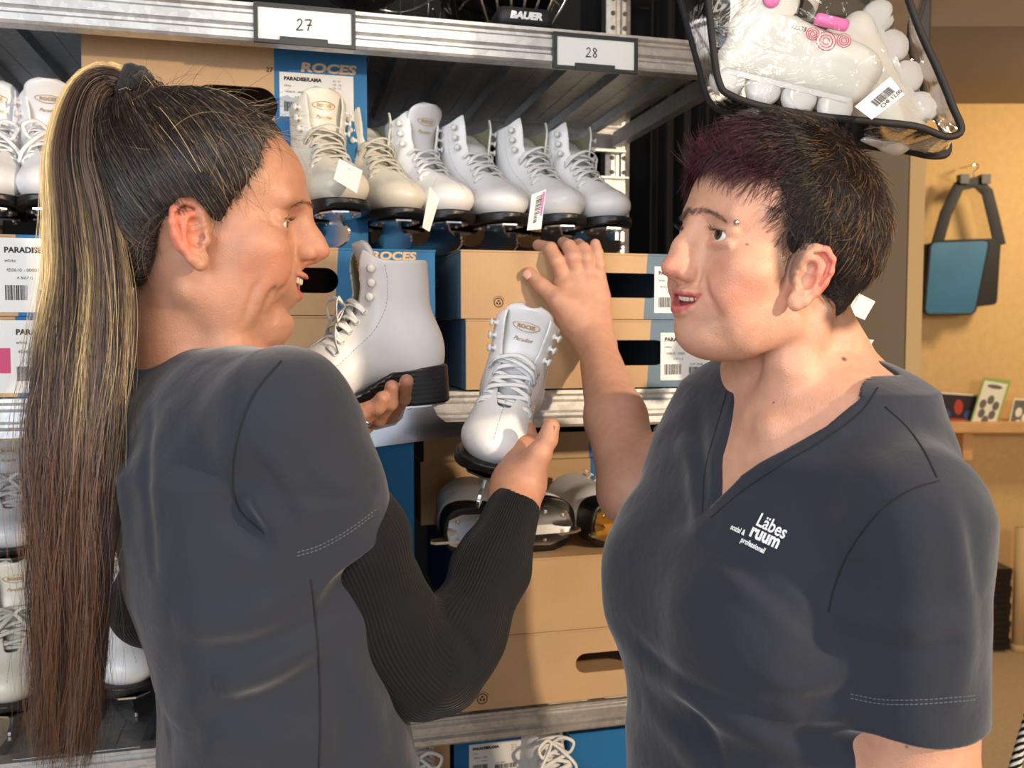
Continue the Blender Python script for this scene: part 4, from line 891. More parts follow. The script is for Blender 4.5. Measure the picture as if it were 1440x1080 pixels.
fr = (np.clip((x + 10) / 60, 0, 1) * np.clip((z - 55) / 30, 0, 1))[:, None]; bk = np.clip((-x - 20) / 50, 0, 1)[:, None]; tp = np.clip((z - 90) / 40, 0, 1)[:, None]
clump = np.stack([np.sin(x * .11 + z * .05 + 1) + np.sin(z * .19 - x * .07), np.sin(y * .12 + z * .09 + 2), np.sin(x * .09 - z * .13 + y * .05)], 1) * .38
D0 = fr * (F0 * 1.0 - F2 * .35) + (1 - fr) * (F0 * .25 - F2 * .7) + bk * (-F2 * .6 - F0 * .35) + tp * (F0 * .6)
D0 = D0 + clump @ RB.T + RNG.normal(0, .22, (N, 3)); D0 = D0 - nr * (D0 * nr).sum(1)[:, None]; D0 /= np.linalg.norm(D0, axis=1, keepdims=True)
lift = (.22 + .22 * tp[:, 0] + RNG.normal(0, .10, N) + .15 * fr[:, 0] * tp[:, 0])[:, None]; K = 7
Lh = (RNG.uniform(.015, .032, N) * (1 - .25 * (z < 20)) * (1 + .25 * fr[:, 0]))[:, None]; pp = p - nr * .004; pts = [pp]; d = D0 + nr * (lift + .35)
for i in range(K - 1):
    d = d - nr * .16 + D0 * .05; dn = d / np.linalg.norm(d, axis=1, keepdims=True); pp = pp + dn * Lh / (K - 1); pts.append(pp)
pts = np.stack(pts, 1); t = np.linspace(0, 1, K)
blk = A_(srgb(24, 18, 20)[:3]); brn = A_(srgb(62, 44, 34)[:3]); bur = A_(srgb(98, 34, 52)[:3]); gld = A_(srgb(150, 110, 60)[:3])
T = np.repeat(blk[None], N, 0) * RNG.uniform(.6, 1.5, (N, 1)); a = np.clip((x - 25) / 45, 0, 1) * np.clip((z - 50) / 35, 0, 1) * (RNG.random(N) < .7); T = lerp3(T, bur, a * .85)
a = np.clip((-x + 10) / 80, 0, 1) * np.clip((z - 20) / 40, 0, 1) * RNG.random(N) ** 1.5; T = lerp3(T, brn, a)
a = (RNG.random(N) < .16) * (x < 10) * (z > 20) * .75; T = lerp3(T, gld, a)  # brown and gold at the back paint sunlight into the strand colour
child_of(hairB, link('cropped_strands', strands_mesh('cropped_strands', pts, .00027 * (1 - .55 * t)[None] * RNG.uniform(.7, 1.3, (N, 1)), T), M_hairB))
# ================================================================ shelving, cartons
UX = A_([math.cos(math.radians(14)), math.sin(math.radians(14)), 0.]); WX = A_([-UX[1], UX[0], 0.]); S0 = A_([0, 1.30, 1.45])
def SH(t, dep, z): return S0 + UX * t + WX * dep + A_([0, 0, z])
def sat(px, py, dep=0.0):
    """shelf coordinates (t, z) of a photo pixel on the upright plane dep behind the shelf front"""
    d = P(px, py, 1.0) - CAM; k = ((S0 + WX * dep - CAM) @ WX) / (d @ WX); p = CAM + d * k - S0; return p @ UX, p[2]
def Msh(t, dep, z, yaw=0.0):
    c, s_ = math.cos(yaw), math.sin(yaw); return mat4(SH(t, dep, z), UX * c + WX * s_, WX * c - UX * s_, A_([0, 0, 1]))
def galv():
    t = NT('galvanised_steel'); b = t.b; b.inputs['Metallic'].default_value = .85; b.inputs['Roughness'].default_value = .38
    tc = t.add('ShaderNodeTexCoord'); v = t.add('ShaderNodeTexVoronoi', Scale=120.0); n = t.add('ShaderNodeTexNoise', Scale=14.0, Detail=6.0)
    cr = t.add('ShaderNodeMapRange'); cr.inputs['To Min'].default_value = .33; cr.inputs['To Max'].default_value = .60
    ad = t.add('ShaderNodeMath', operation='MULTIPLY_ADD'); ad.inputs[1].default_value = .45
    sp = t.add('ShaderNodeSeparateColor'); cb = t.add('ShaderNodeCombineColor'); rr = t.add('ShaderNodeMapRange'); rr.inputs['To Min'].default_value = .30; rr.inputs['To Max'].default_value = .55
    t.lk(tc.outputs['Object'], v.inputs['Vector']); t.lk(tc.outputs['Object'], n.inputs['Vector']); t.lk(v.outputs['Color'], sp.inputs[0]); t.lk(sp.outputs[0], ad.inputs[0]); t.lk(n.outputs['Fac'], ad.inputs[2]); t.lk(ad.outputs[0], cr.inputs['Value'])
    for q in range(3): t.lk(cr.outputs[0], cb.inputs[q])
    t.lk(cb.outputs[0], b.inputs['Base Color']); t.lk(n.outputs['Fac'], rr.inputs['Value']); t.lk(rr.outputs[0], b.inputs['Roughness'])
    bp = t.add('ShaderNodeBump', Strength=.08, Distance=.001); t.lk(sp.outputs[1], bp.inputs['Height']); t.lk(bp.outputs[0], b.inputs['Normal']); return t.m
M_galv = galv(); M_dark = mat('bay_shade_black', srgb(18, 18, 20), rough=.9)  # near-black wall colour stands in for the shade behind the rack
KR = srgb(198, 164, 126); BL = srgb(58, 118, 168)
def carton_mat(name, thr=None, slope=0, blue=BL, left_blue=True, kraft=KR):
    t = NT(name); b = t.b; b.inputs['Roughness'].default_value = .8; b.inputs['Specular IOR Level'].default_value = .25
    tc = t.add('ShaderNodeTexCoord'); n = t.add('ShaderNodeTexNoise', Scale=180.0, Detail=5.0); n2 = t.add('ShaderNodeTexNoise', Scale=9.0, Detail=3.0); w = t.add('ShaderNodeTexWave', Scale=150.0, bands_direction='X')
    for q in (n, n2, w): t.lk(tc.outputs['Object'], q.inputs['Vector'])
    m1 = t.add('ShaderNodeMath', operation='MULTIPLY_ADD'); m1.inputs[1].default_value = .35; t.lk(n.outputs['Fac'], m1.inputs[0]); t.lk(n2.outputs['Fac'], m1.inputs[2])
    r = t.add('ShaderNodeMapRange'); r.inputs['From Min'].default_value = .3; r.inputs['From Max'].default_value = 1.0; r.inputs['To Min'].default_value = .90; r.inputs['To Max'].default_value = 1.08; t.lk(m1.outputs[0], r.inputs['Value'])
    mx = t.add('ShaderNodeMix', data_type='RGBA'); mx.inputs['A'].default_value = kraft; mx.inputs['B'].default_value = blue
    if thr is None: mx.inputs['Factor'].default_value = 0
    else:
        sp = t.add('ShaderNodeSeparateXYZ'); t.lk(tc.outputs['Object'], sp.inputs[0])
        ma = t.add('ShaderNodeMath', operation='MULTIPLY_ADD'); ma.inputs[1].default_value = slope; t.lk(sp.outputs['Z'], ma.inputs[0]); t.lk(sp.outputs['X'], ma.inputs[2])
        gt = t.add('ShaderNodeMath', operation='GREATER_THAN'); gt.inputs[1].default_value = thr; t.lk(ma.outputs[0], gt.inputs[0])
        if left_blue:
            lt = t.add('ShaderNodeMath', operation='LESS_THAN'); lt.inputs[1].default_value = .0008; t.lk(sp.outputs['X'], lt.inputs[0]); mm2 = t.add('ShaderNodeMath', operation='MAXIMUM'); t.lk(gt.outputs[0], mm2.inputs[0]); t.lk(lt.outputs[0], mm2.inputs[1]); t.lk(mm2.outputs[0], mx.inputs['Factor'])
        else: t.lk(gt.outputs[0], mx.inputs['Factor'])
    v = t.add('ShaderNodeVectorMath', operation='SCALE'); t.lk(mx.outputs['Result'], v.inputs[0]); t.lk(r.outputs[0], v.inputs['Scale']); t.lk(v.outputs[0], b.inputs['Base Color'])
    bp = t.add('ShaderNodeBump', Strength=.25, Distance=.0005); t.lk(w.outputs['Fac'], bp.inputs['Height']); t.lk(bp.outputs[0], b.inputs['Normal']); return t.m
M_paper = mat('label_paper', srgb(232, 232, 230), rough=.55); M_ink = mat('black_ink', srgb(28, 28, 30), rough=.6); M_pink = mat('pink_marker', srgb(240, 105, 175), rough=.6); M_cream = mat('cream_print', srgb(222, 190, 150), rough=.7); M_inkb = mat('stamp_ink', srgb(52, 36, 28), rough=.8); M_magenta = mat('magenta_sticker', srgb(208, 70, 120), rough=.6)
def panel_with_slot(mb, w, h, y0, y1, slot=None, mi=0):
    """upright board w x h between y0 and y1 with an optional rounded hand slot (cx, cz, half length, radius)"""
    if slot is None: mb.box((0, y0, 0), (w, y1, h), mi); return
    cx, cz, hl, r = slot; ring = []
    for i in range(12): a = -PI / 2 + PI * i / 11; ring.append((cx + hl - r + r * math.cos(a), cz + r * math.sin(a)))
    for i in range(1, 14): ring.append((cx + (hl - r) * (1 - 2 * i / 14), cz + r))
    for i in range(12): a = PI / 2 + PI * i / 11; ring.append((cx - hl + r + r * math.cos(a), cz + r * math.sin(a)))
    for i in range(1, 14): ring.append((cx - (hl - r) * (1 - 2 * i / 14), cz - r))
    n = len(ring)
    out = []
    for x, z in ring:
        dx, dz = x - cx, z - cz; k = min((w - cx) / dx if dx > 1e-6 else 9e9, -cx / dx if dx < -1e-6 else 9e9, (h - cz) / dz if dz > 1e-6 else 9e9, -cz / dz if dz < -1e-6 else 9e9); out.append((cx + dx * k, cz + dz * k))
    cor = [(w, h), (0, h), (0, 0), (w, 0)]
    V = [(x, y0, z) for x, z in ring] + [(x, y0, z) for x, z in out] + [(x, y1, z) for x, z in ring] + [(x, y1, z) for x, z in out] + [(x, y0, z) for x, z in cor] + [(x, y1, z) for x, z in cor]
    F = []
    def edge(p): return 0 if abs(p[0] - w) < 1e-6 else 2 if abs(p[0]) < 1e-6 else 1 if abs(p[1] - h) < 1e-6 else 3
    for i in range(n):
        j = (i + 1) % n; e1, e2 = edge(out[i]), edge(out[j])
        if e1 == e2: F += [(i, n + i, n + j, j), (2 * n + i, 2 * n + j, 3 * n + j, 3 * n + i)]
        else:
            c = {(0, 1): 0, (1, 2): 1, (2, 3): 2, (3, 0): 3}.get((e1, e2), {(1, 0): 0, (2, 1): 1, (3, 2): 2, (0, 3): 3}.get((e1, e2), 0))
            F += [(i, n + i, 4 * n + c), (i, 4 * n + c, j), (j, 4 * n + c, n + j)]; q4 = 4 * n + 4 + c; F += [(2 * n + i, q4, 3 * n + i), (2 * n + i, 2 * n + j, q4), (2 * n + j, 3 * n + j, q4)]
        F.append((i, j, 2 * n + j, 2 * n + i))
    mb.addm(V, F, mi); a, b = 4 * n, 4 * n + 4
    mb.addm([V[a + q] for q in range(4)] + [V[b + q] for q in range(4)], [(0, 1, 5, 4), (1, 2, 6, 5), (2, 3, 7, 6), (3, 0, 4, 7)], mi)
def barcode(mb, x0, z0, w, h, y, mi=0, seed=1):
    r = random.Random(seed); x = x0
    while x < x0 + w: b = r.choice((.0006, .0006, .0011, .0016)); mb.box((x, y - .00015, z0), (min(x + b, x0 + w), y + .0001, z0 + h), mi); x += b + r.choice((.0006, .0006, .0011))
XZ = lambda x, y, z: Matrix(((1, 0, 0, x), (0, 0, -1, y), (0, 1, 0, z), (0, 0, 0, 1)))    # writing upright on a face that looks to -y
def price_label(root, x, z, w, h, rows, seed=1, pink=True, tilt=0):
    """paper label with its writing on the carton's front, lower left at (x,z)"""
    T = Matrix.Translation((x, 0, z)) @ Matrix.Rotation(math.radians(tilt), 4, 'Y')
    mb = MB(); mb.box((0, -.0008, 0), (w, -.0001, h), 0, T); lb = mb.build('price_label', M_paper, root)
    mi = MB()
    for s_, fx, fz, sz, bd in rows: put_text(mi, s_, sz * h, T @ XZ(fx * w, -.0011, fz * h), bold=bd)
    b2 = MB(); barcode(b2, .06 * w, .12 * h, .26 * w, .22 * h, -.001, 0, seed); barcode(b2, .44 * w, .13 * h, .38 * w, .15 * h, -.001, 0, seed + 5); mi.addm([tuple(T @ Vector(v)) for v in b2.v], b2.f)
    mi.build('label_print', M_ink, lb)
    if pink: pk = MB(); pk.box((.43 * w, -.0014, .045 * h), (.84 * w, -.0009, .125 * h), 0, T); pk.build('marker_stripe', M_pink, lb)
ROWS = [('PARADISE/LAMA', .06, .82, .115, .0004), ('white', .06, .68, .07, 0), ('450610 - 00001', .08, .54, .07, 0), ('A 8057 G', .2, .43, .055, 0), ('EU  27', .72, .84, .06, 0), ('UK  10J', .72, .76, .06, 0), ('US  11J', .72, .68, .06, 0), ('CHF 28.00', .45, .31, .07, 0), ('Gr. 27', .80, .31, .06, 0)]
def recycle_mark(root, x, z, r):
    mb = MB(); n = 28
    mb.tube([(x + r * math.cos(a), -.0004, z + r * math.sin(a)) for a in np.linspace(0, 2 * PI, n)[:-1]], r * .09, 4, closed=True)
    for k in range(3):
        a = PI / 2 + k * 2.094; d = A_([math.cos(a), 0, math.sin(a)]); e = A_([-math.sin(a), 0, math.cos(a)]); c = A_([x, -.0004, z]) + d * r * .38
        mb.tube([c - e * r * .34, c + e * r * .02], r * .14, 4); mb.addm([c + e * r * .0 + d * r * .24, c + e * r * .36, c + e * r * .0 - d * r * .24], [(0, 1, 2)])
    for k in range(9):
        a = PI * (.15 + .7 * k / 8); mb.box((x + r * 1.4 * math.cos(a) - r * .07, -.0006, z + r * 1.4 * math.sin(a) - r * .1), (x + r * 1.4 * math.cos(a) + r * .07, -.0002, z + r * 1.4 * math.sin(a) + r * .1))
    mb.build('recycling_mark', M_inkb, root)
def roces(root, x, z, size, mat_=None, xs=1.25):
    mb = MB(); put_text(mb, 'ROCES', size, XZ(x, -.0007, z), bold=size * .045, shear=.12, xs=xs); mb.build('box_lettering', mat_ or M_cream, root)
def carton(px0, px1, pyt, pyb, dep, depth, label, m, slot=None, name='shoe_box', group=None, yaw=0.0, z0=None, h=None, wdt=None, lidline=True):
    t0, zb = sat(px0, pyb, dep); t1, _ = sat(px1, pyb, dep); _, zt = sat(px0, pyt, dep)
    if z0 is not None: zb = z0
    if h is None: h = zt - zb
    w = wdt or (t1 - t0); rt = thing(name, label, 'shoebox', Msh(t0, dep, zb, yaw), group)
    mb = MB(); th = .003; sl = None
    if slot: sl = (slot[0] * w, slot[1] * h, slot[2] * w, slot[3] * h)
    panel_with_slot(mb, w, h, 0, th, sl); mb.box((0, depth - th, 0), (w, depth, h)); mb.box((0, th, 0), (th, depth - th, h)); mb.box((w - th, th, 0), (w, depth - th, h)); mb.box((th, th, 0), (w - th, depth - th, th))
    mb.build('carton_body', m, rt)
    l = MB(); l.box((-.0012, -.0012, h - .002), (w + .0012, depth + .001, h + .0012), bev=.0008); l.build('lid_panel', m, rt)
    return rt, w, h
ZM = sat(760, 548)[1]; ZB = sat(760, 992)[1]; ZT = sat(560, 22)[1]
M_cC = carton_mat('kraft_and_glared_blue_print', None); _wC = sat(1030, 448, -.012)[0] - sat(648, 448, -.012)[0]; tb = sat(905, 400, -.012)[0] - sat(648, 448, -.012)[0]
M_cC = carton_mat('kraft_and_glared_blue_print', tb, -.06, blue=srgb(112, 132, 148)); M_cB = carton_mat('kraft_and_blue_print', sat(470, 400, -.012)[0] - sat(178, 440, -.012)[0], -.06); M_cA = carton_mat('kraft_blue_label_end', .20, 0); M_kr = carton_mat('plain_kraft', 99.0, 0, left_blue=True); M_kp = carton_mat('kraft_board'); M_blue = carton_mat('blue_board', -5.0, 0, blue=srgb(40, 112, 172))  # right-hand cartons: the blue is greyed, glare put into the print colour
hC = sat(800, 352, -.012)[1] - sat(800, 448, -.012)[1]
c, w, h = carton(655, 1034, 450, 546, -.010, .30, 'lower kraft and slate-blue shoebox under the reaching hand, resting on steel beam', M_cC, slot=(.565, .52, .165, .19), group=None, z0=ZM + .002)
zc = ZM + .002 + h; price_label(c, w * .705, h * .10, w * .25, h * .72, ROWS, 3); recycle_mark(c, w * .13, h * .18, .0065)
c, w, h = carton(648, 1030, 352, 449, -.013, .30, 'upper kraft and slate-blue shoebox gripped by the reaching hand', M_cC, slot=(.56, .52, .165, .19), z0=zc + .002)
ZTOP = zc + .002 + h; price_label(c, w * .695, h * .10, w * .25, h * .72, ROWS, 4); recycle_mark(c, w * .13, h * .24, .0065)
lf = MB(); put_text(lf, 'ROCES', .018, Matrix(((0, 0, -1, -.0012), (-1, 0, 0, .25), (0, 1, 0, .055), (0, 0, 0, 1))), bold=.001, xs=1.2); lf.build('box_lettering', M_cream, c)
c, w, h = carton(186, 612, 444, 549, -.012, .30, 'lower blue and kraft shoebox behind the long-haired woman, with wide hand slot', M_cB, slot=(.34, .52, .155, .19), z0=ZM + .002)
zb_ = ZM + .002 + h; price_label(c, w * .72, h * .12, w * .24, h * .66, ROWS, 5)
c, w, h = carton(178, 612, 343, 442, -.014, .30, 'upper blue and kraft shoebox with large ROCES lettering beside smiling face', M_cB, slot=(.55, .52, .12, .19), z0=zb_ + .002)
price_label(c, w * .728, h * .10, w * .22, h * .73, ROWS, 6); roces(c, w * .778, h * .855, h * .165, xs=1.35)
for py0, py1, lb, sd, dx in ((446, 552, 'lower pale shoebox end with white label at left edge', 8, .022), (325, 440, 'upper pale shoebox end with white label and pink line at left edge', 9, .0)):
    c, w, h = carton(-230, 128, py0, py1, -.012, .30, lb, M_cA, z0=(ZM + .002) if sd == 8 else zl)
    zl = ZM + .004 + h; x0 = sat(0 + (dx > 0) * 13, 400, -.012)[0] - sat(-230, py1, -.012)[0]; price_label(c, x0, h * .10, .098, h * .84, ROWS, sd)
    mb = MB(); mb.box((x0 - .014, -.0007, h * .30), (x0 - .001, -.0002, h * .62)); mb.build('magenta_sticker', M_magenta, c)
    mb = MB(); mb.box((x0 - .2, -.0005, h * .05), (x0 + .11, -.0001, h * .97)); mb.build('pale_cover_sheet', M_paper, c)
# carton behind the 27 tag, cartons at the back of the top level, cartons in the middle bay
M_kd = carton_mat('kraft_and_blue_back_box', sat(386, 150, .115)[0] - sat(118, 240, .115)[0], 0)
c, w, h = carton(118, 517, 45, 240, .115, .26, 'big kraft and blue shoebox standing behind the card numbered 27', M_kd, slot=(.52, .70, .15, .085), z0=ZTOP + .002, h=ZT - .016 - ZTOP)
lx = sat(393, 120, .115)[0] - sat(118, 240, .115)[0]; lx2 = sat(497, 120, .115)[0] - sat(118, 240, .115)[0]; lz = sat(440, 168, .115)[1] - ZTOP; lz2 = sat(440, 106, .115)[1] - ZTOP; price_label(c, lx, lz, lx2 - lx, lz2 - lz, ROWS, 12); roces(c, lx + (lx2 - lx) * .28, lz2 + .003, .018, xs=1.45); mk = MB(); put_text(mk, '27', .010, XZ(w * .63, -.0005, h * .86), bold=.0001); mk.build('handwriting', M_inkb, c)
c, w, h = carton(520, 866, 172, 240, .34, .15, 'kraft shoebox at the back of the top bay behind white skates', carton_mat('kraft_blue_rear', sat(790, 200, .34)[0] - sat(520, 240, .34)[0], 0), z0=ZTOP + .002, h=.115); roces(c, w * .82, h * .74, .017)
c, w, h = carton(500, 583, 612, 842, .035, .36, 'tall bright blue shoebox standing upright in the middle bay', M_blue, z0=ZB + .002, h=ZM - ZB - .062, wdt=None)
c, w, h = carton(648, 1000, 888, 999, .0, .36, 'bottom kraft shoebox with hand slot on the lowest beam, behind elbow', M_kr, slot=(.67, .52, .23, .14), z0=ZB + .002, h=sat(780, 891)[1] - ZB)
zz = ZB + .004 + h; recycle_mark(c, w * .08, h * .16, .0075)
c, w, h = carton(652, 1000, 782, 890, .0, .36, 'kraft shoebox stacked in the middle bay carrying two overturned skates', M_kr, z0=zz, h=sat(740, 787)[1] - zz)
ZK = zz + h + .0012; recycle_mark(c, w * .13, h * .13, .0065)
c, w, h = carton(592, 705, 648, 735, .26, .2, 'small plain kraft shoebox at the back beneath the held white skate', M_kp, z0=ZK + .002, h=sat(650, 650, .26)[1] - ZK)
zk2 = ZK + .004 + h
c, w, h = carton(596, 700, 596, 648, .25, .2, 'thin kraft shoebox on top of the small plain one at the back', M_kp, z0=zk2, h=.075)
c, w, h = carton(715, 905, 650, 735, .28, .2, 'kraft and blue shoebox behind the overturned skates', carton_mat('kraft_blue_mid', .155, 0), z0=ZK + .002, h=sat(800, 646, .28)[1] - ZK)
c, w, h = carton(716, 905, 596, 648, .27, .2, 'upper kraft and blue shoebox with slot behind overturned skates', carton_mat('kraft_blue_mid2', .15, 0), slot=(.4, .8, .3, .12), z0=ZK + .004 + h, h=.07)
# lowest bay, seen only below the bottom beam
ZF = ZB - .40
for px0, px1, lb, mt in ((640, 752, 'blue shoebox with white label below the lowest beam', M_blue), (800, 905, 'plain blue shoebox below the lowest beam at the right', M_blue), (560, 634, 'kraft shoebox below the lowest beam behind hem', M_kp)):
    c, w, h = carton(px0, px1, 1040, 1400, .10, .3, lb, mt, z0=ZF + .003, h=sat(px0, 1036, .10)[1] - ZF)
    if px0 == 640: price_label(c, w * .18, h * .78, w * .72, h * .16, ROWS, 20, pink=False); roces(c, w * .42, h * .955, .013)
# ---- steel rack
M_hole = mat('punched_hole', (.08, .08, .08), rough=.5, metal=.6)
rack = thing('shelf_rack', 'galvanised steel boltless shelving rack holding shoeboxes and skates', 'shelf', Msh(0, 0, -1.45))
TL, TR, DEP = -1.05, .405, .56
def rpart(mb, name, m=M_galv, smooth=False): return mb.build(name, m, rack, smooth)
prof = [(0, 0), (-.004, 0), (-.006, .004), (-.006, .013), (-.001, .017), (-.001, .021), (-.006, .025), (-.006, .037), (-.002, .041), (-.002, .045), (-.005, .049), (-.005, .054), (.022, .054), (.022, .051), (.0, .051), (.002, .004), (.02, .004), (.02, 0)]
def beam(z, dep, flip=1, hb=.054):
    k = hb / .054; mb = MB(); n = len(prof); V = []
    for t in (TL + .02, TR - .02): V += [(t, dep + flip * y, z + q * k) for y, q in prof]
    mb.addm(V, [(i, (i + 1) % n, n + (i + 1) % n, n + i) for i in range(n)] + [tuple(range(n)), tuple(range(n, 2 * n))[::-1]]); rpart(mb, 'beam')
def deck(z):
    mb = MB(); n = 15; wd = (TR - TL - .08) / n
    for i in range(n):      # ribbed steel planks running front to back
        x = TL + .04 + i * wd; q = [(0, 0), (.35, 0), (.42, -.012), (.58, -.012), (.65, 0), (1, 0)]; V = []; 
        for a, b in q: V += [(x + a * wd * .985, .004, z + b), (x + a * wd * .985, DEP - .004, z + b)]
        for a, b in q[::-1]: V += [(x + a * wd * .985, .004, z + b - .0015), (x + a * wd * .985, DEP - .004, z + b - .0015)]
        m = len(q) * 2; mb.addm(V, [(2 * j, 2 * ((j + 1) % m), 2 * ((j + 1) % m) + 1, 2 * j + 1) for j in range(m)] + [tuple(2 * j for j in range(m)), tuple(2 * j + 1 for j in range(m))[::-1]])
    rpart(mb, 'deck_plate')
for z in (ZT, ZM, ZB, ZF):
    zz = z + 1.45; hb = .05 if z == ZT else .0545 if z == ZM else .042
    beam(zz - hb - .001, 0, 1, hb); beam(zz - .055, DEP, -1); deck(zz - .0005)
    for tt in (TL + .03, TR - .05): mb = MB(); mb.box((tt, .02, zz - .045), (tt + .02, DEP - .02, zz - .015)); rpart(mb, 'side_beam')
for z in (ZT - .16,): beam(z + 1.45, DEP - .015, -1, .05)
for tt in (TL, TR - .055):
    for dd in (0.0, DEP):
        mb = MB(); y0 = dd + (.012 if dd > 0 else -.0); zt = 2.35
        pr = [(0, 0), (.012, -.004), (.02, -.004), (.024, 0), (.031, 0), (.035, -.004), (.043, -.004), (.055, 0), (.055, .03), (.052, .03), (.052, .004), (.003, .004), (.003, .03), (0, .03)]; n = len(pr)
        mb.addm([(tt + a, y0 + b, 0) for a, b in pr] + [(tt + a, y0 + b, zt) for a, b in pr], [(i, (i + 1) % n, n + (i + 1) % n, n + i) for i in range(n)] + [tuple(range(n))[::-1], tuple(range(n, 2 * n))])
        for k in range(int(zt / .0305)):
            for cx in (.014, .041): mb.lathe([(.0055, 0), (.0045, .0022), (.0001, .0026)], (tt + cx, y0 - .0045, .03 + k * .0305), (0, -1, 0), 7, 1)
        rpart(mb, 'upright_post', [M_galv, M_hole])
# number cards clipped on the top beam
M_clip = mat('black_card_holder', srgb(40, 42, 44), rough=.45)
for num, x0, x1, y0, y1 in (('27', 357, 500, 2, 63), ('28', 778, 897, 44, 100)):
    ta, zb = sat((x0), y1 - 5, -.012); tb_, zt = sat(x1, (y0 + y1) / 2, -.012); _, zt = sat(x0, y0, -.012); w = tb_ - ta; h = zt - zb
    r = thing('card_holder', 'black-framed shelf tag with handwritten 27, above the ponytailed woman' if num == '27' else 'black-framed shelf tag with handwritten 28, above the row of skates', 'tag', Msh(ta, -.013, zb)); mb = MB(); f = .0055
    mb.box((0, 0, 0), (w, .006, f * .8)); mb.box((0, 0, h - f), (w, .006, h)); mb.box((0, 0, f * .8), (f, .006, h - f)); mb.box((w - f, 0, f * .8), (w, .006, h - f)); mb.box((w * .25, -.0015, -.001), (w * .72, .001, f * 1.6)); mb.box((f, .004, f * .8), (w - f, .0058, h - f)); mb.build('clip_frame', M_clip, r)
    mb = MB(); mb.box((f, .0025, f * .8), (w - f, .0038, h - f)); mb.build('paper_card', M_paper, r)
    mb = MB()
    def stroke(P_, cx, cz, s_): mb.tube([(cx + a * s_, .002, cz + b * s_) for a, b in [tuple(q) for q in spline([A_(p) for p in P_], 5)]], .00075, 5)
    cz = h * .38; s_ = .0145 if num == '27' else .013; cx = w * .42 - (.004 if num == '28' else 0)
    stroke([(0, .8), (.25, 1), (.45, .75), (.2, .3), (-.05, 0), (.25, .02), (.55, .03)], cx, cz, s_)
    if num == '27': stroke([(.7, .95), (.95, .98), (1.3, 1.0)], cx, cz, s_); stroke([(1.3, 1.0), (1.1, .5), (.95, 0)], cx, cz, s_); stroke([(.9, .5), (1.15, .52), (1.35, .55)], cx, cz, s_)
    else: stroke([(1.15, .85), (.95, 1.0), (.8, .8), (1.0, .5), (1.2, .2), (1.0, 0), (.8, .2), (1.0, .5), (1.2, .75), (1.15, .85)], cx, cz, s_)
    mb.build('handwritten_number', M_ink, r)
# ================================================================ figure skates (x to the toe, y to the left, z up, blade edge at z=0)
def boot_outer():
    s = Sculpt()
    s.ell((-.043, 0, .102), (.042, .0345, .046), .015); s.cap((-.03, 0, .110), (.03, 0, .092), .032, .034, .02); s.ell((.064, 0, .080), (.047, .040, .029), .02)
    s.cap((.002, 0, .128), (.052, 0, .094), .027, .022, .02); s.cap((-.036, 0, .125), (-.031, 0, .215), .035, .040, .02, sq=((0, 1, 0), .92)); s.cap((-.018, 0, .13), (-.013, 0, .20), .030, .0345, .02)
    return s
BO = boot_outer(); bz = lambda x: .057 + .027 / (1 + np.exp((x + .002) * 110))
def boot_mesh():
    s = Sculpt(); s.ops = list(BO.ops)
    s.op('int', lambda x, y, z: (z - (.2055 - .10 * (x + .03) + 1.2 * (np.abs(x + .035) - .03).clip(0, 1) * (x > -.03) * 0 + .12 * (x + .03)) - .016 * np.exp(-((x - .014) / .018) ** 2)), (-1, -1, -1), (1, 1, 1), .004)
    s.op('int', lambda x, y, z: bz(x) - z, (-1, -1, -1), (1, 1, 1), .003)
    s.op('sub', lambda x, y, z: np.maximum(BO.evalp(x, y, z) + .0042, bz(x) + .004 - z), (-.09, -.045, .06), (.11, .045, .27), .002)
    s.chain([(.056, 0, .118), (.033, 0, .138), (.017, 0, .158), (.014, 0, .18), (.021, 0, .225)], [.009, .0145, .018, .022, .030], .002, 'sub')
    return s
BS = boot_mesh(); bme = BS.mesh(.0014, 'boot')
def split_mat(me):
    V = mverts(me); F = np.empty(len(me.polygons) * 4, np.int32); me.polygons.foreach_get('vertices', F); c = V[F.reshape(-1, 4)].mean(1)
    me.polygons.foreach_set('material_index', (BO.dist(c.astype(np.float64)) < -.0022).astype(np.int32))
split_mat(bme)
def side(x, z, sgn, lift=0.0):
    """point on the boot's outside at (x,z)"""
    ys = np.linspace(.06, 0, 121); q = np.stack([np.full(121, x), ys * sgn, np.full(121, z)], 1); D = BO.dist(q); i = int(np.argmax(D < lift)); return q[i] if (D < lift).any() else q[-1]
outl = [(.112, 0), (.108, .018), (.095, .032), (.07, .0405), (.045, .040), (.01, .033), (-.02, .031), (-.05, .034), (-.072, .030), (-.083, .018), (-.0855, 0)]
outl = [(a * 1.0, b * 1.02) for a, b in outl]; OUT = outl + [(a, -b) for a, b in outl[::-1][1:-1]]
OUTS = [tuple(p) for p in spline([A_(p) for p in OUT + OUT[:1]], 5)][:-1]
def sole_mesh():
    s = Sculpt(); po = A_(OUTS); pr = [(-.088, .045), (-.036, .045), (-.026, .052), (-.01, .058), (.02, .049), (.05, .0455), (.10, .048), (.115, .056), (.115, .062), (.04, .0605), (.015, .067), (-.02, .087), (-.09, .088)]
    s.ell((.01, 0, .066), (.11, .05, .03), .0); 
    s.ops = []; s.op('add', lambda x, y, z: smax(poly_sdf(po, x, y), poly_sdf(A_(pr), x, z), .002), (-.09, -.045, .043), (.116, .045, .09), .0)
    s.op('disp', lambda x, y, z: (.0006 * np.maximum(0, np.sin(z * 1250)) * (np.abs(poly_sdf(po, x, y)) < .004)).astype(np.float32), (0,) * 3, (0,) * 3, 0)
    return s.mesh(.0016, 'sole')
sme = sole_mesh()
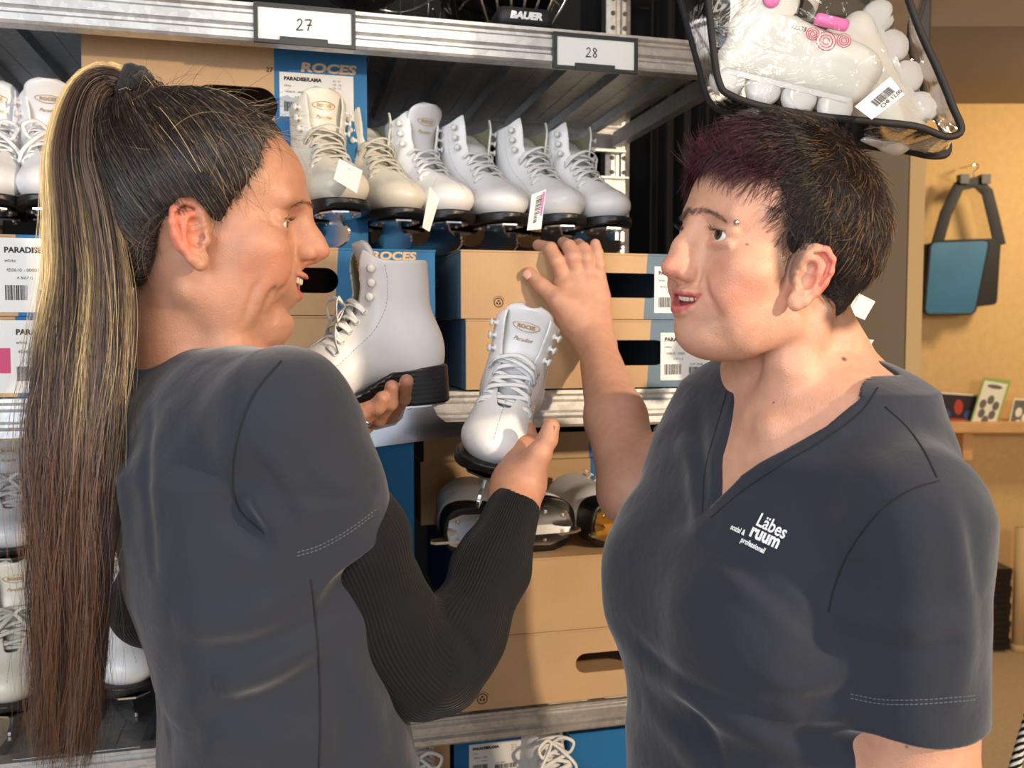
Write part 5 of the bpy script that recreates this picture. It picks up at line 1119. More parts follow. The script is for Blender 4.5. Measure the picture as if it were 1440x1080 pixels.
def blade_mb():
    mb = MB(); top = []
    P_ = [(-.110, .006), (-.104, .001), (0, 0), (.07, .001), (.095, .005), (.106, .013), (.103, .015), (.107, .018), (.103, .0205), (.105, .024), (.098, .026), (.088, .026), (.076, .034), (.072, .044), (.030, .044), (.026, .030), (.016, .022), (0, .019), (-.022, .022), (-.032, .030), (-.036, .044), (-.066, .044), (-.072, .028), (-.082, .019), (-.108, .017)]
    M = Matrix(((1, 0, 0, 0), (0, 0, 1, 0), (0, 1, 0, 0), (0, 0, 0, 1))); mb.prism(P_, -.0018, .0018, 0, M)
    return mb
def plates_mb():
    mb = MB(); f = [(.104 + 0, 0), (.095, .020), (.07, .029), (.04, .027), (.020, .018), (.016, 0)]; f = f + [(a, -b) for a, b in f[::-1][1:-1]]; mb.prism(f, .0425, .0448)
    r = [(-.026, .016), (-.030, .024), (-.060, .025), (-.078, .018), (-.081, 0)]; r = r + [(a, -b) for a, b in r[::-1][:]]; mb.prism(r, .0425, .0448)
    return mb
RIV = [(.088, .014), (.088, -.014), (.062, .021), (.062, -.021), (.036, .017), (.036, -.017), (-.036, .016), (-.036, -.016), (-.066, .015), (-.066, -.015)]
bl_me = blade_mb().mesh('blade'); pl_me = plates_mb().mesh('mounting_plate'); rv_l = []
for a, b in RIV: rv = MB(); rv.lathe([(.0034, 0), (.0030, .0014), (.0012, .0022), (1e-5, .0023)], (a, b, .0425), (0, 0, -1), 10); rv_l.append(rv.mesh('rivet'))
EY = [(.044, .110), (.035, .121), (.025, .131), (.0165, .141), (.0085, .152)]; HK = [(.001, .168), (-.001, .183), (-.001, .198)]
def eyelets_mb():
    out = []
    for sg in (1, -1):
        for x, z in EY:
            p = side(x, z, sg); mb = MB(); out.append(mb); n = BO.grad(p[None])[0]; e1 = np.cross(n, (0, 0, 1)); e1 /= np.linalg.norm(e1); e2 = np.cross(n, e1); mb.tube([p + n * .0006 + .0032 * (e1 * math.cos(a) + e2 * math.sin(a)) for a in np.linspace(0, 2 * PI, 13)[:-1]], .0009, 6, closed=True)
    return out
def hooks_mb():
    out = []
    for sg in (1, -1):
        for x, z in HK:
            p = side(x, z, sg); mb = MB(); out.append(mb); n = BO.grad(p[None])[0]; mb.lathe([(.0042, 0), (.0042, .001), (.0022, .0015), (.0018, .0058), (.0046, .0066), (.0048, .0082), (.002, .0090), (1e-5, .009)], p, n, 12)
    return out
ey_l = [m.mesh('eyelet') for m in eyelets_mb()]; hk_l = [m.mesh('lace_hook') for m in hooks_mb()]
def tongue_mb(extra=.0, low=1.0):
    mb = MB(); n = 16; m = 22; cl = spline([A_([.052, 0, .098]), A_([.034, 0, .124]), A_([.016, 0, .146]), A_([.006, 0, .170 + .005 * low]), A_([.006 + extra, 0, .178 + .025 * low]), A_([.012 + extra * 1.8, 0, .186 + .040 * low])], 6); m = len(cl); V = []
    for s_ in (0, 1):
        for i, c in enumerate(cl):
            f = i / (m - 1); w = .013 + .013 * min(1, f * 2.2) + .004 * f; 
            if f > .86: w *= math.sqrt(max(0, 1 - ((f - .86) / .15) ** 2)) * .98 + .02
            for j in range(n + 1): u = 2 * j / n - 1; V.append((c[0] - .011 * u * u * (1 - .25 * f) - s_ * .0045, u * w, c[2] + .003 * u * u))
    N = m * (n + 1); F = []
    for i in range(m - 1):
        for j in range(n): a = i * (n + 1) + j; F.append((a, a + 1, a + n + 2, a + n + 1)); F.append((N + a, N + a + n + 1, N + a + n + 2, N + a + 1))
        a = i * (n + 1); F.append((a, a + n + 1, N + a + n + 1, N + a)); a += n; F.append((a, N + a, N + a + n + 1, a + n + 1))
    for j in range(n): F.append((j, N + j, N + j + 1, j + 1)); a = (m - 1) * (n + 1) + j; F.append((a, a + 1, N + a + 1, N + a))
    mb.addm(V, F); return mb, cl
tg_mb, TCL = tongue_mb(); tg_me = tg_mb.mesh('tongue'); tg_me.polygons.foreach_set('use_smooth', [True] * len(tg_me.polygons))
tg2_mb, TCL2 = tongue_mb(.012); tg2_me = tg2_mb.mesh('tongue_forward'); tg2_me.polygons.foreach_set('use_smooth', [True] * len(tg2_me.polygons))
tg3_mb, TCL3 = tongue_mb(-.022, .3); tg3_me = tg3_mb.mesh('tongue_low'); tg3_me.polygons.foreach_set('use_smooth', [True] * len(tg3_me.polygons))
def tongue_mark(cl):
    mb = MB(); i0 = int(len(cl) * .80); c = cl[i0]; d = cl[i0 + 2] - cl[i0 - 2]; d /= np.linalg.norm(d); n = np.cross((0, 1, 0), d); n = -n if n[0] < 0 else n
    M = mat4(c + n * .0010, A_([0, 1, 0]), d, n); 
    bend = lambda M_, x, y: tuple(M_ @ Vector((x, y, -.011 * (x / .028) ** 2 + .0012)))
    V, F = text_mb('ROCES', .0062, bold=.0002, xs=1.1); mx = max(v[0] for v in V) / 2; mb.addm([bend(M, v[0] - mx, v[1] - .002) for v in V], F)
    el = [(.0145 * math.cos(a) * (1 + .12 * math.cos(2 * a)), .0056 * math.sin(a)) for a in np.linspace(0, 2 * PI, 33)[:-1]]; mb.tube([bend(M, a, b) for a, b in el], .0004, 4, closed=True)
    M2 = mat4(c + n * .0010 - d * .016, A_([0, 1, 0]), d, n); V, F = text_mb('Paradise', .0068, bold=.00005, shear=.35); mx = max(v[0] for v in V) / 2; mb.addm([bend(M2, v[0] - mx, v[1] - .002) for v in V], F)
    return mb
tm_me = tongue_mark(TCL).mesh('tongue_lettering'); tm2_me = tongue_mark(TCL2).mesh('tongue_lettering')
def laces_mb(style=0, seed=0):
    mb = MB(); r = random.Random(seed); L = [side(x, z, 1, .001) for x, z in EY]; R_ = [side(x, z, -1, .001) for x, z in EY]; nn = lambda p: BO.grad(A_([p]))[0]
    L = [p + nn(p) * .001 for p in L]; R_ = [p + nn(p) * .001 for p in R_]
    def rib(a, b, up, w=.0032, sag=.0):
        m = (a + b) / 2; m = A_([m[0], 0, m[2]]); f = A_([.62, 0, .78]); q = [a, a * .75 + m * .25 + f * up * .75, m + f * up + A_([0, 0, sag]), b * .75 + m * .25 + f * up * .75, b]; q = spline(q, 5); mb.tube(q, w, 6, flat=(f, .28))
    rib(L[0], R_[0], .012)
    for i in range(4):
        rib(L[i], R_[i + 1], .010 + .004 * (i % 2)); rib(R_[i], L[i + 1], .013 + .003 * (i % 2))
    if style != 2: rib(L[4], R_[4], .017)
    if style == 0:      # loose bow and hanging loops
        a = (L[4] + R_[4]) / 2 + A_([.014, 0, .006])
        for sg in (1, -1): mb.tube(spline([a, a + A_([.010, sg * .014, .010]), a + A_([.016, sg * .030, .002]), a + A_([.014, sg * .022, -.014]), a + A_([.004, sg * .006, -.004])], 6), .0028, 6, flat=(A_([1, .2, .3]), .3)); mb.tube(spline([a, a + A_([.012, sg * .012, -.01]), a + A_([.02, sg * .03, -.03]), a + A_([.018, sg * .036, -.048])], 6), .0028, 6, flat=(A_([1, .2, .3]), .3))
    elif style == 1:
        for k in range(2): rib(L[3] + A_([0, .003, .008 * k]), R_[4] + A_([0, -.003, -.006 * k]), .022 + .004 * k, sag=.004 * k)
    return mb
lc_me = [laces_mb(i).mesh('laces') for i in range(3)]
M_th2 = mat('boot_thread', srgb(176, 170, 160), rough=.8); st = MB()
def sline(pts, sg):
    X = [side(a, b, sg) for a, b in [tuple(q) for q in spline([A_(p) for p in pts], 10)]]; d = [0]
    for i in range(1, len(X)): d.append(d[-1] + np.linalg.norm(X[i] - X[i - 1]))
    X = A_(X); t = 0; f = lambda q: A_([np.interp(q, d, X[:, j]) for j in range(3)])
    while t + .0026 < d[-1]:
        a, b = f(t), f(t + .0024); n = BO.grad(A_([a]))[0] * .0002; st.tube([a + n, b + n], .00038, 4); t += .0040
for sg in (1, -1): sline([(.052, .097), (.042, .098), (.024, .112), (.006, .126), (-.006, .142), (-.014, .160), (-.016, .185), (-.014, .203)], sg)
xs_ = np.linspace(.058, .109, 15)
for a, b in zip(xs_[:-1], xs_[1:]):
    q = []
    for x in (a, a + (b - a) * .62):
        zz = np.linspace(.13, .05, 161); D = BO.dist(np.stack([np.full(161, x), np.zeros(161), zz], 1)); i = int(np.argmax(D < .0002)); q.append(A_([x, 0, zz[i]]))
    st.tube(q, .0004, 4)
def join_np(a, st):
    """the stitched seams become the third material of the boot's own mesh"""
    V = mverts(a); F = np.empty(len(a.polygons) * 4, np.int32); a.polygons.foreach_get('vertices', F); F = F.reshape(-1, 4); ix = np.empty(len(F), np.int32); a.polygons.foreach_get('material_index', ix)
    Q = np.array([f for f in st.f if len(f) == 4], np.int32) + len(V); me = mesh_np('boot', np.concatenate([V, np.array(st.v, np.float32)]), np.concatenate([F, Q])); me.polygons.foreach_set('material_index', np.concatenate([ix, np.full(len(Q), 2, np.int32)])); return me
bme = join_np(bme, st)
def leather(name, col, dirt): return mat(name, col, rough=.36, noise=dirt, nscale=22, bump=.12, bscale=160, bdist=.0006, coat=.12)
M_lea = leather('white_leather', srgb(236, 235, 236), .03); M_leaw = leather('worn_white_leather', srgb(224, 218, 204), .08); M_lin = mat('olive_lining', srgb(158, 156, 128), rough=.8, noise=.06, nscale=50); M_sole = mat('black_sole', srgb(20, 20, 21), rough=.38, bump=.2, bscale=90); M_chr = mat('polished_steel', (.72, .72, .74), rough=.2, metal=1); M_gold = mat('brassy_steel', srgb(214, 180, 110), rough=.25, metal=1)
M_lace = mat('white_lace', srgb(238, 238, 238), rough=.8, bump=.5, bscale=900, bdist=.0004); M_lacew = mat('greyed_lace', srgb(206, 202, 190), rough=.85, bump=.5, bscale=900, bdist=.0004); M_hook = mat('white_hook', srgb(228, 226, 222), rough=.3); M_goldp = mat('gold_print', srgb(186, 150, 86), rough=.4, metal=.3); M_tong = leather('tongue_leather', srgb(232, 231, 233), .03)
MESH = {}
def swapped(me, mats, key):
    if key in MESH: return MESH[key]
    ix = np.empty(len(me.polygons), np.int32); me.polygons.foreach_get('material_index', ix); c = me.copy(); c.name = me.name.split('.')[0]; c.materials.clear()
    for q in mats: c.materials.append(q)
    c.polygons.foreach_set('material_index', np.minimum(ix, len(mats) - 1)); MESH[key] = c; return c
def skate(M, label, worn=False, lace=0, tong=0, metal=None, group=None):
    """the frame M is right-handed; columns toe, left, up; origin on the blade's edge below the ankle"""
    r = thing('figure_skate', label, 'ice skate', M, group); k = 'w' if worn else 'n'; mt = metal or M_chr; km = mt.name
    link('boot', swapped(bme, [M_leaw if worn else M_lea, M_lin, M_th2], 'b' + k), None, r)
    tg = link('tongue', swapped([tg_me, tg2_me, tg3_me][tong], [M_leaw if worn else M_tong], 't%s%d' % (k, tong)), None, r)
    if tong < 2: link('tongue_lettering', swapped([tm_me, tm2_me][tong], [M_goldp], 'tm%d' % tong), None, tg)
    link('sole', swapped(sme, [M_sole], 's'), None, r); link('blade', swapped(bl_me, [mt], 'bl' + km), None, r); pl = link('mounting_plate', swapped(pl_me, [mt], 'pl' + km), None, r)
    for i, q in enumerate(rv_l): link('rivet', swapped(q, [mt], 'rv%d' % i + km), None, pl, True)
    for i, q in enumerate(ey_l): link('eyelet', swapped(q, [M_hook], 'ey%d' % i), None, r, True)
    for i, q in enumerate(hk_l): link('lace_hook', swapped(q, [M_hook], 'hk%d' % i), None, r, True)
    link('laces', swapped(lc_me[lace], [M_lacew if worn else M_lace], 'l%d%s' % (lace, k)), None, r, True)
    return r
def skm(o, toe, up, sc_=1.0):
    toe = A_(toe, float); toe /= np.linalg.norm(toe); up = A_(up, float); up -= toe * (up @ toe); up /= np.linalg.norm(up); l = np.cross(up, toe); return mat4(o, toe * sc_, l * sc_, up * sc_)
def on_local(M, q): return A_(M @ Vector(q))
# --- the two skates held in the hands
toe = A_([-.93, -.36, -.07]); up = A_([-.04, -.05, 1.]); ML = skm((0, 0, 0), toe, up, 1.0)
# anchor: heel bottom-right corner of the heel block at the photo's place
ML = skm((0, 0, 0), toe, up, 1.03); anch = P(627, 562, 1.055); loc = on_local(ML, (-.084, 0, .045)); ML = skm(anch - loc, toe, up, 1.03)
kL = skate(ML, 'white figure skate held sideways, toe pointing left, black heel over visible fingers', lace=0)
toe = A_([-.10, -.98, -.15]); up = A_([.25, .0, .97]); MR = skm((0, 0, 0), toe, up, .95); anch = P(692, 628, .925); loc = on_local(MR, (.100, 0, .080)); MR = skm(anch - loc, toe, up, .95)
kR = skate(MR, 'white figure skate held upright with its rounded toe facing the viewer', lace=1)
# --- skates on the cartons of the upper bay
def shelf_skate(px, py, dep, yawdeg, label, sc_=1.02, z=None, **kw):
    t, zz = sat(px, py, dep); z = ZTOP + .0015 if z is None else z; a = math.radians(yawdeg); toe = -WX * math.cos(a) + UX * math.sin(a); o = SH(t, dep, z) - toe * .062 * sc_
    return skate(skm(o, toe, (0, 0, 1), sc_), label, **kw)
shelf_skate(476, 300, .005, 16, 'worn cream skate with square paper tag, nearest the long-haired face', worn=True, lace=1, group=None)
shelf_skate(556, 300, .075, 26, 'worn cream skate with open boot, second in the row', worn=True, lace=1, tong=2)
shelf_skate(625, 305, .080, 26, 'white skate whose tongue with gold lettering tips forward', tong=1, lace=2)
shelf_skate(702, 308, .085, 26, 'white skate with loose standing lace and olive lining, middle of row', lace=2, tong=2)
shelf_skate(782, 312, .080, 24, 'white laced skate with hanging barcode tag, second from the right', lace=1, tong=2)
shelf_skate(846, 312, .090, 24, 'white laced skate at the right end of the upper row', lace=1, tong=2)
shelf_skate(70, 255, .070, 12, 'white skate with gold-lettered tongue left of the blonde ponytail', tong=1, lace=0)
shelf_skate(-12, 255, .075, 10, 'white skate cut off by the left edge of the view', lace=0)
# --- skates in the middle bay, left
shelf_skate(18, 975, .07, 8, 'white skate with loose laces at lower left corner', z=ZB + .003, lace=0, worn=True)
shelf_skate(178, 935, .09, 24, 'white skate standing on steel deck between hair and tee', z=ZB + .003, lace=1, sc_=1.08)
shelf_skate(95, 930, .11, 14, 'white skate mostly hidden behind the end of the ponytail', z=ZB + .003, lace=0)
bx = carton(-230, 150, 800, 1000, .27, .26, 'kraft box behind hair at lower left under stored skates', M_kp, z0=ZB + .003, h=.15)
shelf_skate(15, 760, .33, 15, 'white skate stored high at the left in the middle bay', z=ZB + .156, lace=0)
shelf_skate(95, 760, .34, 15, 'white skate stored high behind the ponytail', z=ZB + .156, lace=1)
# --- two overturned skates on the kraft carton, soles to the front
def lying(px, pyb, dep, label, metal=None, yaw=0., sc_=1.0):
    t, _ = sat(px, pyb, dep); up = WX * .96 + A_([0, 0, .08]) - UX * yaw; toe = UX * .99 + A_([0, 0, .02]) + WX * yaw; return skate(skm(SH(t, dep, ZK + .034 * sc_), toe, up, sc_), label, lace=0, metal=metal)
lying(718, 745, -.015, 'white skate lying on its side with sole and silver blade showing', sc_=1.06)
lying(925, 745, -.005, 'white skate lying on its side with brassy sole plate, near dark tee', M_gold, sc_=1.06, yaw=.25)
# --- lowest bay
shelf_skate(602, 1120, .03, 10, 'white skate below the lowest beam beside tee hem', z=ZF + .145, lace=0)
shelf_skate(792, 1120, .03, 10, 'white skate below the lowest beam right of the blue label box', z=ZF + .145, lace=0)
b_, w_, h_ = carton(560, 880, 1080, 1400, -.02, .3, 'kraft shoebox under the skates of the lowest bay', M_kp, z0=ZF + .003, h=.14)
# --- paper tags tied to skates
def paper_tag(pix, d, label, name='paper_tag', printed=False, string=None, thick=.0006):
    pts = [P(a, b, d + c) for a, b, c in pix]; r = thing(name, label, 'tag', mat4(pts[0])); n = np.cross(pts[1] - pts[0], pts[3] - pts[0]); n /= np.linalg.norm(n); mb = MB(); o = pts[0]
    mb.addm([p - o for p in pts] + [p - o + n * thick for p in pts], [(0, 1, 2, 3), (7, 6, 5, 4), (0, 4, 5, 1), (1, 5, 6, 2), (2, 6, 7, 3), (3, 7, 4, 0)]); mb.build('card', M_paper, r)
    if printed:
        U, W_ = pts[1] - pts[0], pts[3] - pts[0]; k = MB(); rr = random.Random(4); x = .12; ns = -n if n @ FWD > 0 else n; ns = ns * (thick + .0018)
        base = A_([0, 0, 0.]) + ns
        while x < .88: b = rr.choice((.02, .035)); k.addm([base + U * .35 + W_ * x, base + U * .75 + W_ * x, base + U * .75 + W_ * (x + b), base + U * .35 + W_ * (x + b)], [(0, 1, 2, 3)]); x += b + rr.choice((.018, .03))
        k.build('barcode', M_ink, r); k = MB(); k.addm([base * 1.1 + U * .78 + W_ * .05, base * 1.1 + U * .92 + W_ * .05, base * 1.1 + U * .92 + W_ * .8, base * 1.1 + U * .78 + W_ * .8], [(0, 1, 2, 3)]); k.build('marker_stripe', M_pink, r)
    if string is not None: mb = MB(); mb.tube([A_(q) - o for q in spline([P(*q) for q in string], 6)], .0004, 5); mb.build('string', M_lacew, r)
    return r
paper_tag([(477, 223, 0), (510, 240, .004), (502, 272, .006), (469, 252, 0)], 1.165, 'square blank paper tag hanging from the worn cream skate', string=[(492, 238, 1.166), (480, 228, 1.18), (470, 230, 1.20)])
paper_tag([(748, 274, 0), (768, 266, .004), (761, 322, .0), (741, 324, 0)], 1.19, 'narrow barcode tag on the second white skate from the right', printed=True); 
paper_tag([(604, 262, 0), (618, 280, .010), (604, 326, .010), (594, 320, 0)], 1.17, 'small folded paper tag on the gold-lettered skate', string=[(609, 263, 1.17), (612, 255, 1.18), (615, 250, 1.2)])
paper_tag([(472, 462, 0), (476, 466, .004), (452, 496, .006), (444, 502, .0)], 1.03, 'white paper tag tied to the sideways held skate', string=[(473, 464, 1.03), (482, 468, 1.03), (498, 462, 1.05)])
# ================================================================ room, objects on the right, helmets, pouch
def struct(name, mb, m): o = mb.build(name, m, None); o['kind'] = 'structure'; return o
M_wall = mat('ochre_plaster', srgb(222, 186, 128), rough=.9, noise=.05, nscale=30, bump=.5, bscale=120, bdist=.004); M_ceil = mat('ceiling_paint', srgb(150, 138, 126), rough=.9); M_floor = mat('beige_floor', srgb(196, 170, 134), rough=.7, noise=.08, nscale=60, bump=.2, bscale=200)
M_grey = mat('grey_wall_paint', srgb(128, 116, 100), rough=.9); M_trim = mat('pale_trim', srgb(214, 182, 130), rough=.6)
mb = MB(); mb.box((-3.0, -3.2, -.02), (4.2, 4.6, 0)); struct('floor', mb, M_floor)
mb = MB(); mb.box((-3.0, -3.2, 2.52), (4.2, 4.6, 2.56)); struct('ceiling', mb, M_ceil)
mb = MB(); mb.box((1.2, 4.20, 0), (4.2, 4.26, 2.52)); struct('wall_back', mb, M_wall)
mb = MB(); mb.box((4.14, -3.2, 0), (4.2, 4.2, 2.52)); struct('wall_right', mb, M_wall)
mb = MB(); mb.box((-3.0, -3.2, 0), (-2.94, 4.6, 2.52)); struct('wall_left', mb, M_grey)
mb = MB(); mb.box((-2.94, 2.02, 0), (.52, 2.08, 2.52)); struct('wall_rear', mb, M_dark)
# panel wall in brown-grey between the dark bay and the ochre wall
mb = MB(); mb.box((.98, 2.60, 0), (1.148, 2.66, 2.02), bev=.002); g = struct('wall_partition', mb, M_grey)
mb = MB(); mb.box((1.151, 2.60, 0), (1.196, 2.68, 2.06)); struct('trim_1', mb, M_trim)
mb = MB(); mb.box((1.92, 4.185, 0), (1.96, 4.2, 2.50)); struct('trim_2', mb, M_wall)
mb = MB(); mb.box((.9, 1.9, 2.28), (4.14, 2.45, 2.52)); struct('trim_3', mb, mat('beam_paint', srgb(186, 170, 150), rough=.9))
mb = MB(); mb.box((1.2, 4.18, 0), (4.14, 4.199, .07)); struct('baseboard_back', mb, M_trim)
# black cupboard / cloth right of the rack
M_black = mat('black_cloth', srgb(10, 9, 10), rough=.95)
r = thing('black_curtain', 'black cloth curtain hanging to the right of the steel rack', 'curtain', (.30, 1.93, 0)); mb = MB(); n = 120; V = []; 
for i in range(n): x = .0 + .42 * i / (n - 1); V += [(x, .02 * math.sin(i * .55) + .008 * math.sin(i * 1.3), .02), (x, .02 * math.sin(i * .55) + .008 * math.sin(i * 1.3), 2.16)]
mb.addm(V, [(2 * i, 2 * i + 2, 2 * i + 3, 2 * i + 1) for i in range(n - 1)]); o = mb.build('cloth', M_black, r, True); md = o.modifiers.new('thick', 'SOLIDIFY'); md.thickness = .004
mb = MB(); mb.tube([(-.04, 0, 2.175), (.46, 0, 2.175)], .012, 10); mb.build('curtain_rod', M_clip, r)
r = thing('wall_cabinet', 'dark grey cabinet above the black curtain behind the rack end', 'cabinet', (.36, 2.12, 2.10)); mb = MB(); mb.box((0, 0, .0), (.62, .36, .34), bev=.004); mb.build('carcass', mat('cabinet_grey', srgb(62, 58, 56), rough=.6), r); mb = MB(); mb.box((.01, -.014, .01), (.305, -.002, .33), bev=.002); mb.build('door', mat('cabinet_door', srgb(70, 66, 62), rough=.6), r); mb = MB(); mb.box((.315, -.014, .01), (.61, -.002, .33), bev=.002); mb.build('door', bpy.data.materials['cabinet_door'], r)
# satchel hanging on the ochre wall
def PW(px, py, y): d = P(px, py, 1.0) - CAM; return CAM + d * ((y - CAM[1]) / d[1])
YW = 4.05; c0 = PW(1352, 395, YW); r = thing('shoulder_bag', 'black shoulder bag with plain blue flap hanging on the ochre wall', 'bag', mat4(c0)); px2 = lambda a, b, dy=0.0: PW(a, b, YW + dy) - c0
M_nyl = mat('black_nylon', srgb(16, 15, 16), rough=.55, bump=.3, bscale=300); M_flap = mat('blue_flap_print', srgb(52, 112, 150), rough=.45, noise=.10, nscale=9)
def plate(mb, pts, off, th, mi=0):
    n = len(pts); V = [p + A_([0, off, 0]) for p in pts] + [p + A_([0, off + th, 0]) for p in pts]; mb.addm(V, [tuple(range(n)), tuple(range(n, 2 * n))[::-1]] + [(i, (i + 1) % n, n + (i + 1) % n, n + i) for i in range(n)], mi)
def rounded(pts, rad, k=5):
    out = []; n = len(pts)
    for i in range(n):
        p0, p, p1 = pts[i - 1], pts[i], pts[(i + 1) % n]; a = p + (p0 - p) / np.linalg.norm(p0 - p) * rad; b = p + (p1 - p) / np.linalg.norm(p1 - p) * rad
        for t in np.linspace(0, 1, k): out.append((1 - t) ** 2 * a + 2 * t * (1 - t) * p + t * t * b)
    return out
mb = MB(); plate(mb, rounded([px2(1303, 342), px2(1408, 334), px2(1402, 428), px2(1302, 440)], .02), .0, .10); mb.build('pouch_body', M_nyl, r)
mb = MB(); plate(mb, rounded([px2(1309, 340, -.03), px2(1392, 337, -.03), px2(1371, 441, -.03), px2(1300, 442, -.03)], .028), -.0, .012); mb.build('front_flap', M_flap, r)
mb = MB(); q = rounded([px2(1309, 340, -.03), px2(1392, 337, -.03), px2(1371, 441, -.03), px2(1300, 442, -.03)], .028); mb.tube([p + A_([0, .004, 0]) for p in q], .006, 8, closed=True); mb.build('flap_piping', M_nyl, r)
mb = MB(); mb.tube([px2(*p) for p in [(1318, 342), (1330, 300), (1348, 262), (1372, 256), (1388, 270), (1398, 310), (1406, 345)]], .026, 10, flat=(A_([.2, 1, 0]), .12)); mb.build('shoulder_strap', M_nyl, r)
r2 = thing('clip_hanger', 'chrome clip hanger holding up the blue and black bag', 'hanger', mat4(c0)); mb = MB(); mb.tube([px2(1352, 252), px2(1386, 251)], .005, 8); mb.tube([px2(1369, 251), px2(1369, 241), px2(1375, 237), px2(1376, 232), px2(1370, 230), px2(1365, 233)], .003, 8); mb.build('hanger_wire', M_metal, r2)
for a in (1354, 1384): mb = MB(); mb.box(tuple(px2(a - 3, 258, -.02)), tuple(px2(a + 3, 247, .02))); mb.build('clip', M_clip, r2)
mb = MB(); mb.tube([px2(1370, 231), px2(1370, 231) + A_([0, .12, .004])], .004, 8); mb.build('wall_hook', M_metal, r2)
# wooden ledge with printed cards
M_wood = mat('pale_wood', srgb(216, 168, 112), rough=.5, noise=.12, nscale=12)
a, b = PW(1310, 594, 3.98), PW(1310, 609, 3.98); r = thing('wall_ledge', 'pale wooden ledge on the ochre wall carrying printed cards', 'ledge', (a[0], 3.98, b[2])); h = a[2] - b[2]
mb = MB(); mb.box((0, 0, 0), (1.6, .215, h), bev=.004); mb.build('board', M_wood, r); x = PW(1352, 620, 4.1)[0] - a[0]; mb = MB(); mb.box((x - .022, .06, -.13), (x + .022, .215, 0)); mb.build('bracket', M_wood, r)
M_cards = [mat('card_dark_print', srgb(52, 44, 52), rough=.3), mat('card_white', srgb(232, 230, 210), rough=.4), mat('card_green', srgb(150, 176, 92), rough=.4), mat('card_red', srgb(180, 60, 44), rough=.4), mat('card_grey', srgb(110, 104, 100), rough=.4), mat('card_blue', srgb(60, 80, 130), rough=.4)]
def card(pix, y, label, face, frame, blobs, name='printed_card'):
    pts = [PW(q[0], q[1], y + (.03 if i in (0, 1) else 0)) for i, q in enumerate(pix)]; o = pts[3]; r = thing(name, label, 'card', mat4(o)); pts = [p - o for p in pts]; mb = MB(); plate(mb, pts[::-1], 0, .004); mb.build('board', M_cards[frame], r); u, v = pts[2] - pts[3], pts[0] - pts[3]
    mb = MB(); f = lambda s_, t: u * s_ + v * t + A_([0, -.001, 0]); mb.addm([f(.05, .05), f(.95, .05), f(.95, .95), f(.05, .95)], [(0, 1, 2, 3)]); mb.build('printed_face', M_cards[face], r)
    for cx, cy, rx, ry, m in blobs: mb = MB(); mb.addm([u * (cx + rx * math.cos(t)) + v * (cy + ry * math.sin(t)) + A_([0, -.002, 0]) for t in np.linspace(0, 2 * PI, 15)[:-1]], [tuple(range(14))]); mb.build('printed_motif', M_cards[m], r)
card([(1315, 551), (1376, 555), (1374, 598), (1312, 594)], 4.06, 'dark landscape card with a red figure on the ledge', 0, 1, [(.55, .55, .10, .25, 3), (.25, .3, .14, .15, 5), (.8, .3, .12, .15, 5), (.5, .12, .4, .06, 3)])
card([(1384, 531), (1422, 535), (1398, 608), (1362, 602)], 4.02, 'white leaflet with green border leaning on the ledge', 1, 2, [(.5, .86, .3, .04, 4), (.5, .6, .13, .09, 4), (.25, .5, .13, .09, 4), (.75, .5, .13, .09, 4), (.3, .32, .13, .09, 4), (.7, .32, .13, .09, 4), (.5, .2, .13, .09, 4)])
card([(1426, 560), (1462, 562), (1450, 610), (1416, 608)], 4.02, 'small white card with dark oval pictures at the right edge', 4, 1, [(.3, .6, .14, .14, 1), (.6, .45, .14, .14, 1), (.35, .25, .14, .14, 1)])
a = PW(1378, 912, 4.0); b = PW(1420, 798, 4.0); M_case = mat('black_case', srgb(26, 22, 24), rough=.3); M_case2 = mat('case_spine', srgb(120, 40, 40), rough=.4); nb = 14; hh = (b[2] - max(a[2], .0)) / nb; z0 = max(a[2], 0.002)
for i in range(nb):
    r = thing('flat_case', 'thin black case stacked on the floor by the ochre wall', 'case', (a[0] + .004 * math.sin(i * 2.1), 3.98, z0 + i * hh), 'stack of thin black cases on the floor'); mb = MB(); mb.box((0, 0, .0008), (b[0] - a[0], .15, hh - .0008), bev=.001); mb.build('case_shell', M_case, r); mb = MB(); mb.box((.012, -.0008, hh * .3), (.05, .0, hh * .6)); mb.build('spine_print', M_case2, r)
r = thing('pale_pipe', 'pale vertical pipe standing at the right edge by the wall', 'pipe', (PW(1432, 900, 4.0)[0], 4.0, .0)); mb = MB(); mb.tube([(0, 0, 0), (0, 0, PW(1432, 742, 4.0)[2])], .028, 14); mb.lathe([(.034, 0), (.034, .03), (.028, .034)], (0, 0, .0), n=14); mb.build('tube', M_trim, r, True)
# striped rope handle in the bottom right corner
p0, p1 = P(1418, 1110, 1.6), P(1452, 995, 1.62); r = thing('striped_cord', 'black and white striped cord at the lower right corner', 'cord', mat4(p0 * [1, 1, 0])); base = p0 * [1, 1, 0]; ax = p1 - p0
for k in range(3):
    for c_, m_ in ((0, M_black), (1, M_paper)):
        mb = MB(); mb.tube([p0 - base + ax * (t * 1.2 - .1) + .0065 * (A_([1, 0, 0]) * math.cos(t * 26 + k * 2.1 + c_ * 1.05) + A_([0, 1, 0]) * math.sin(t * 26 + k * 2.1 + c_ * 1.05)) for t in np.linspace(0, 1, 60)], .0042, 6); mb.build('strand', m_, r, True)
mb = MB(); mb.tube([A_([0, 0, 0]), p0 - base - ax * .1], .006, 8); mb.lathe([(.09, 0), (.09, .01), (.01, .02)], (0, 0, 0)); mb.build('stand', M_clip, r)
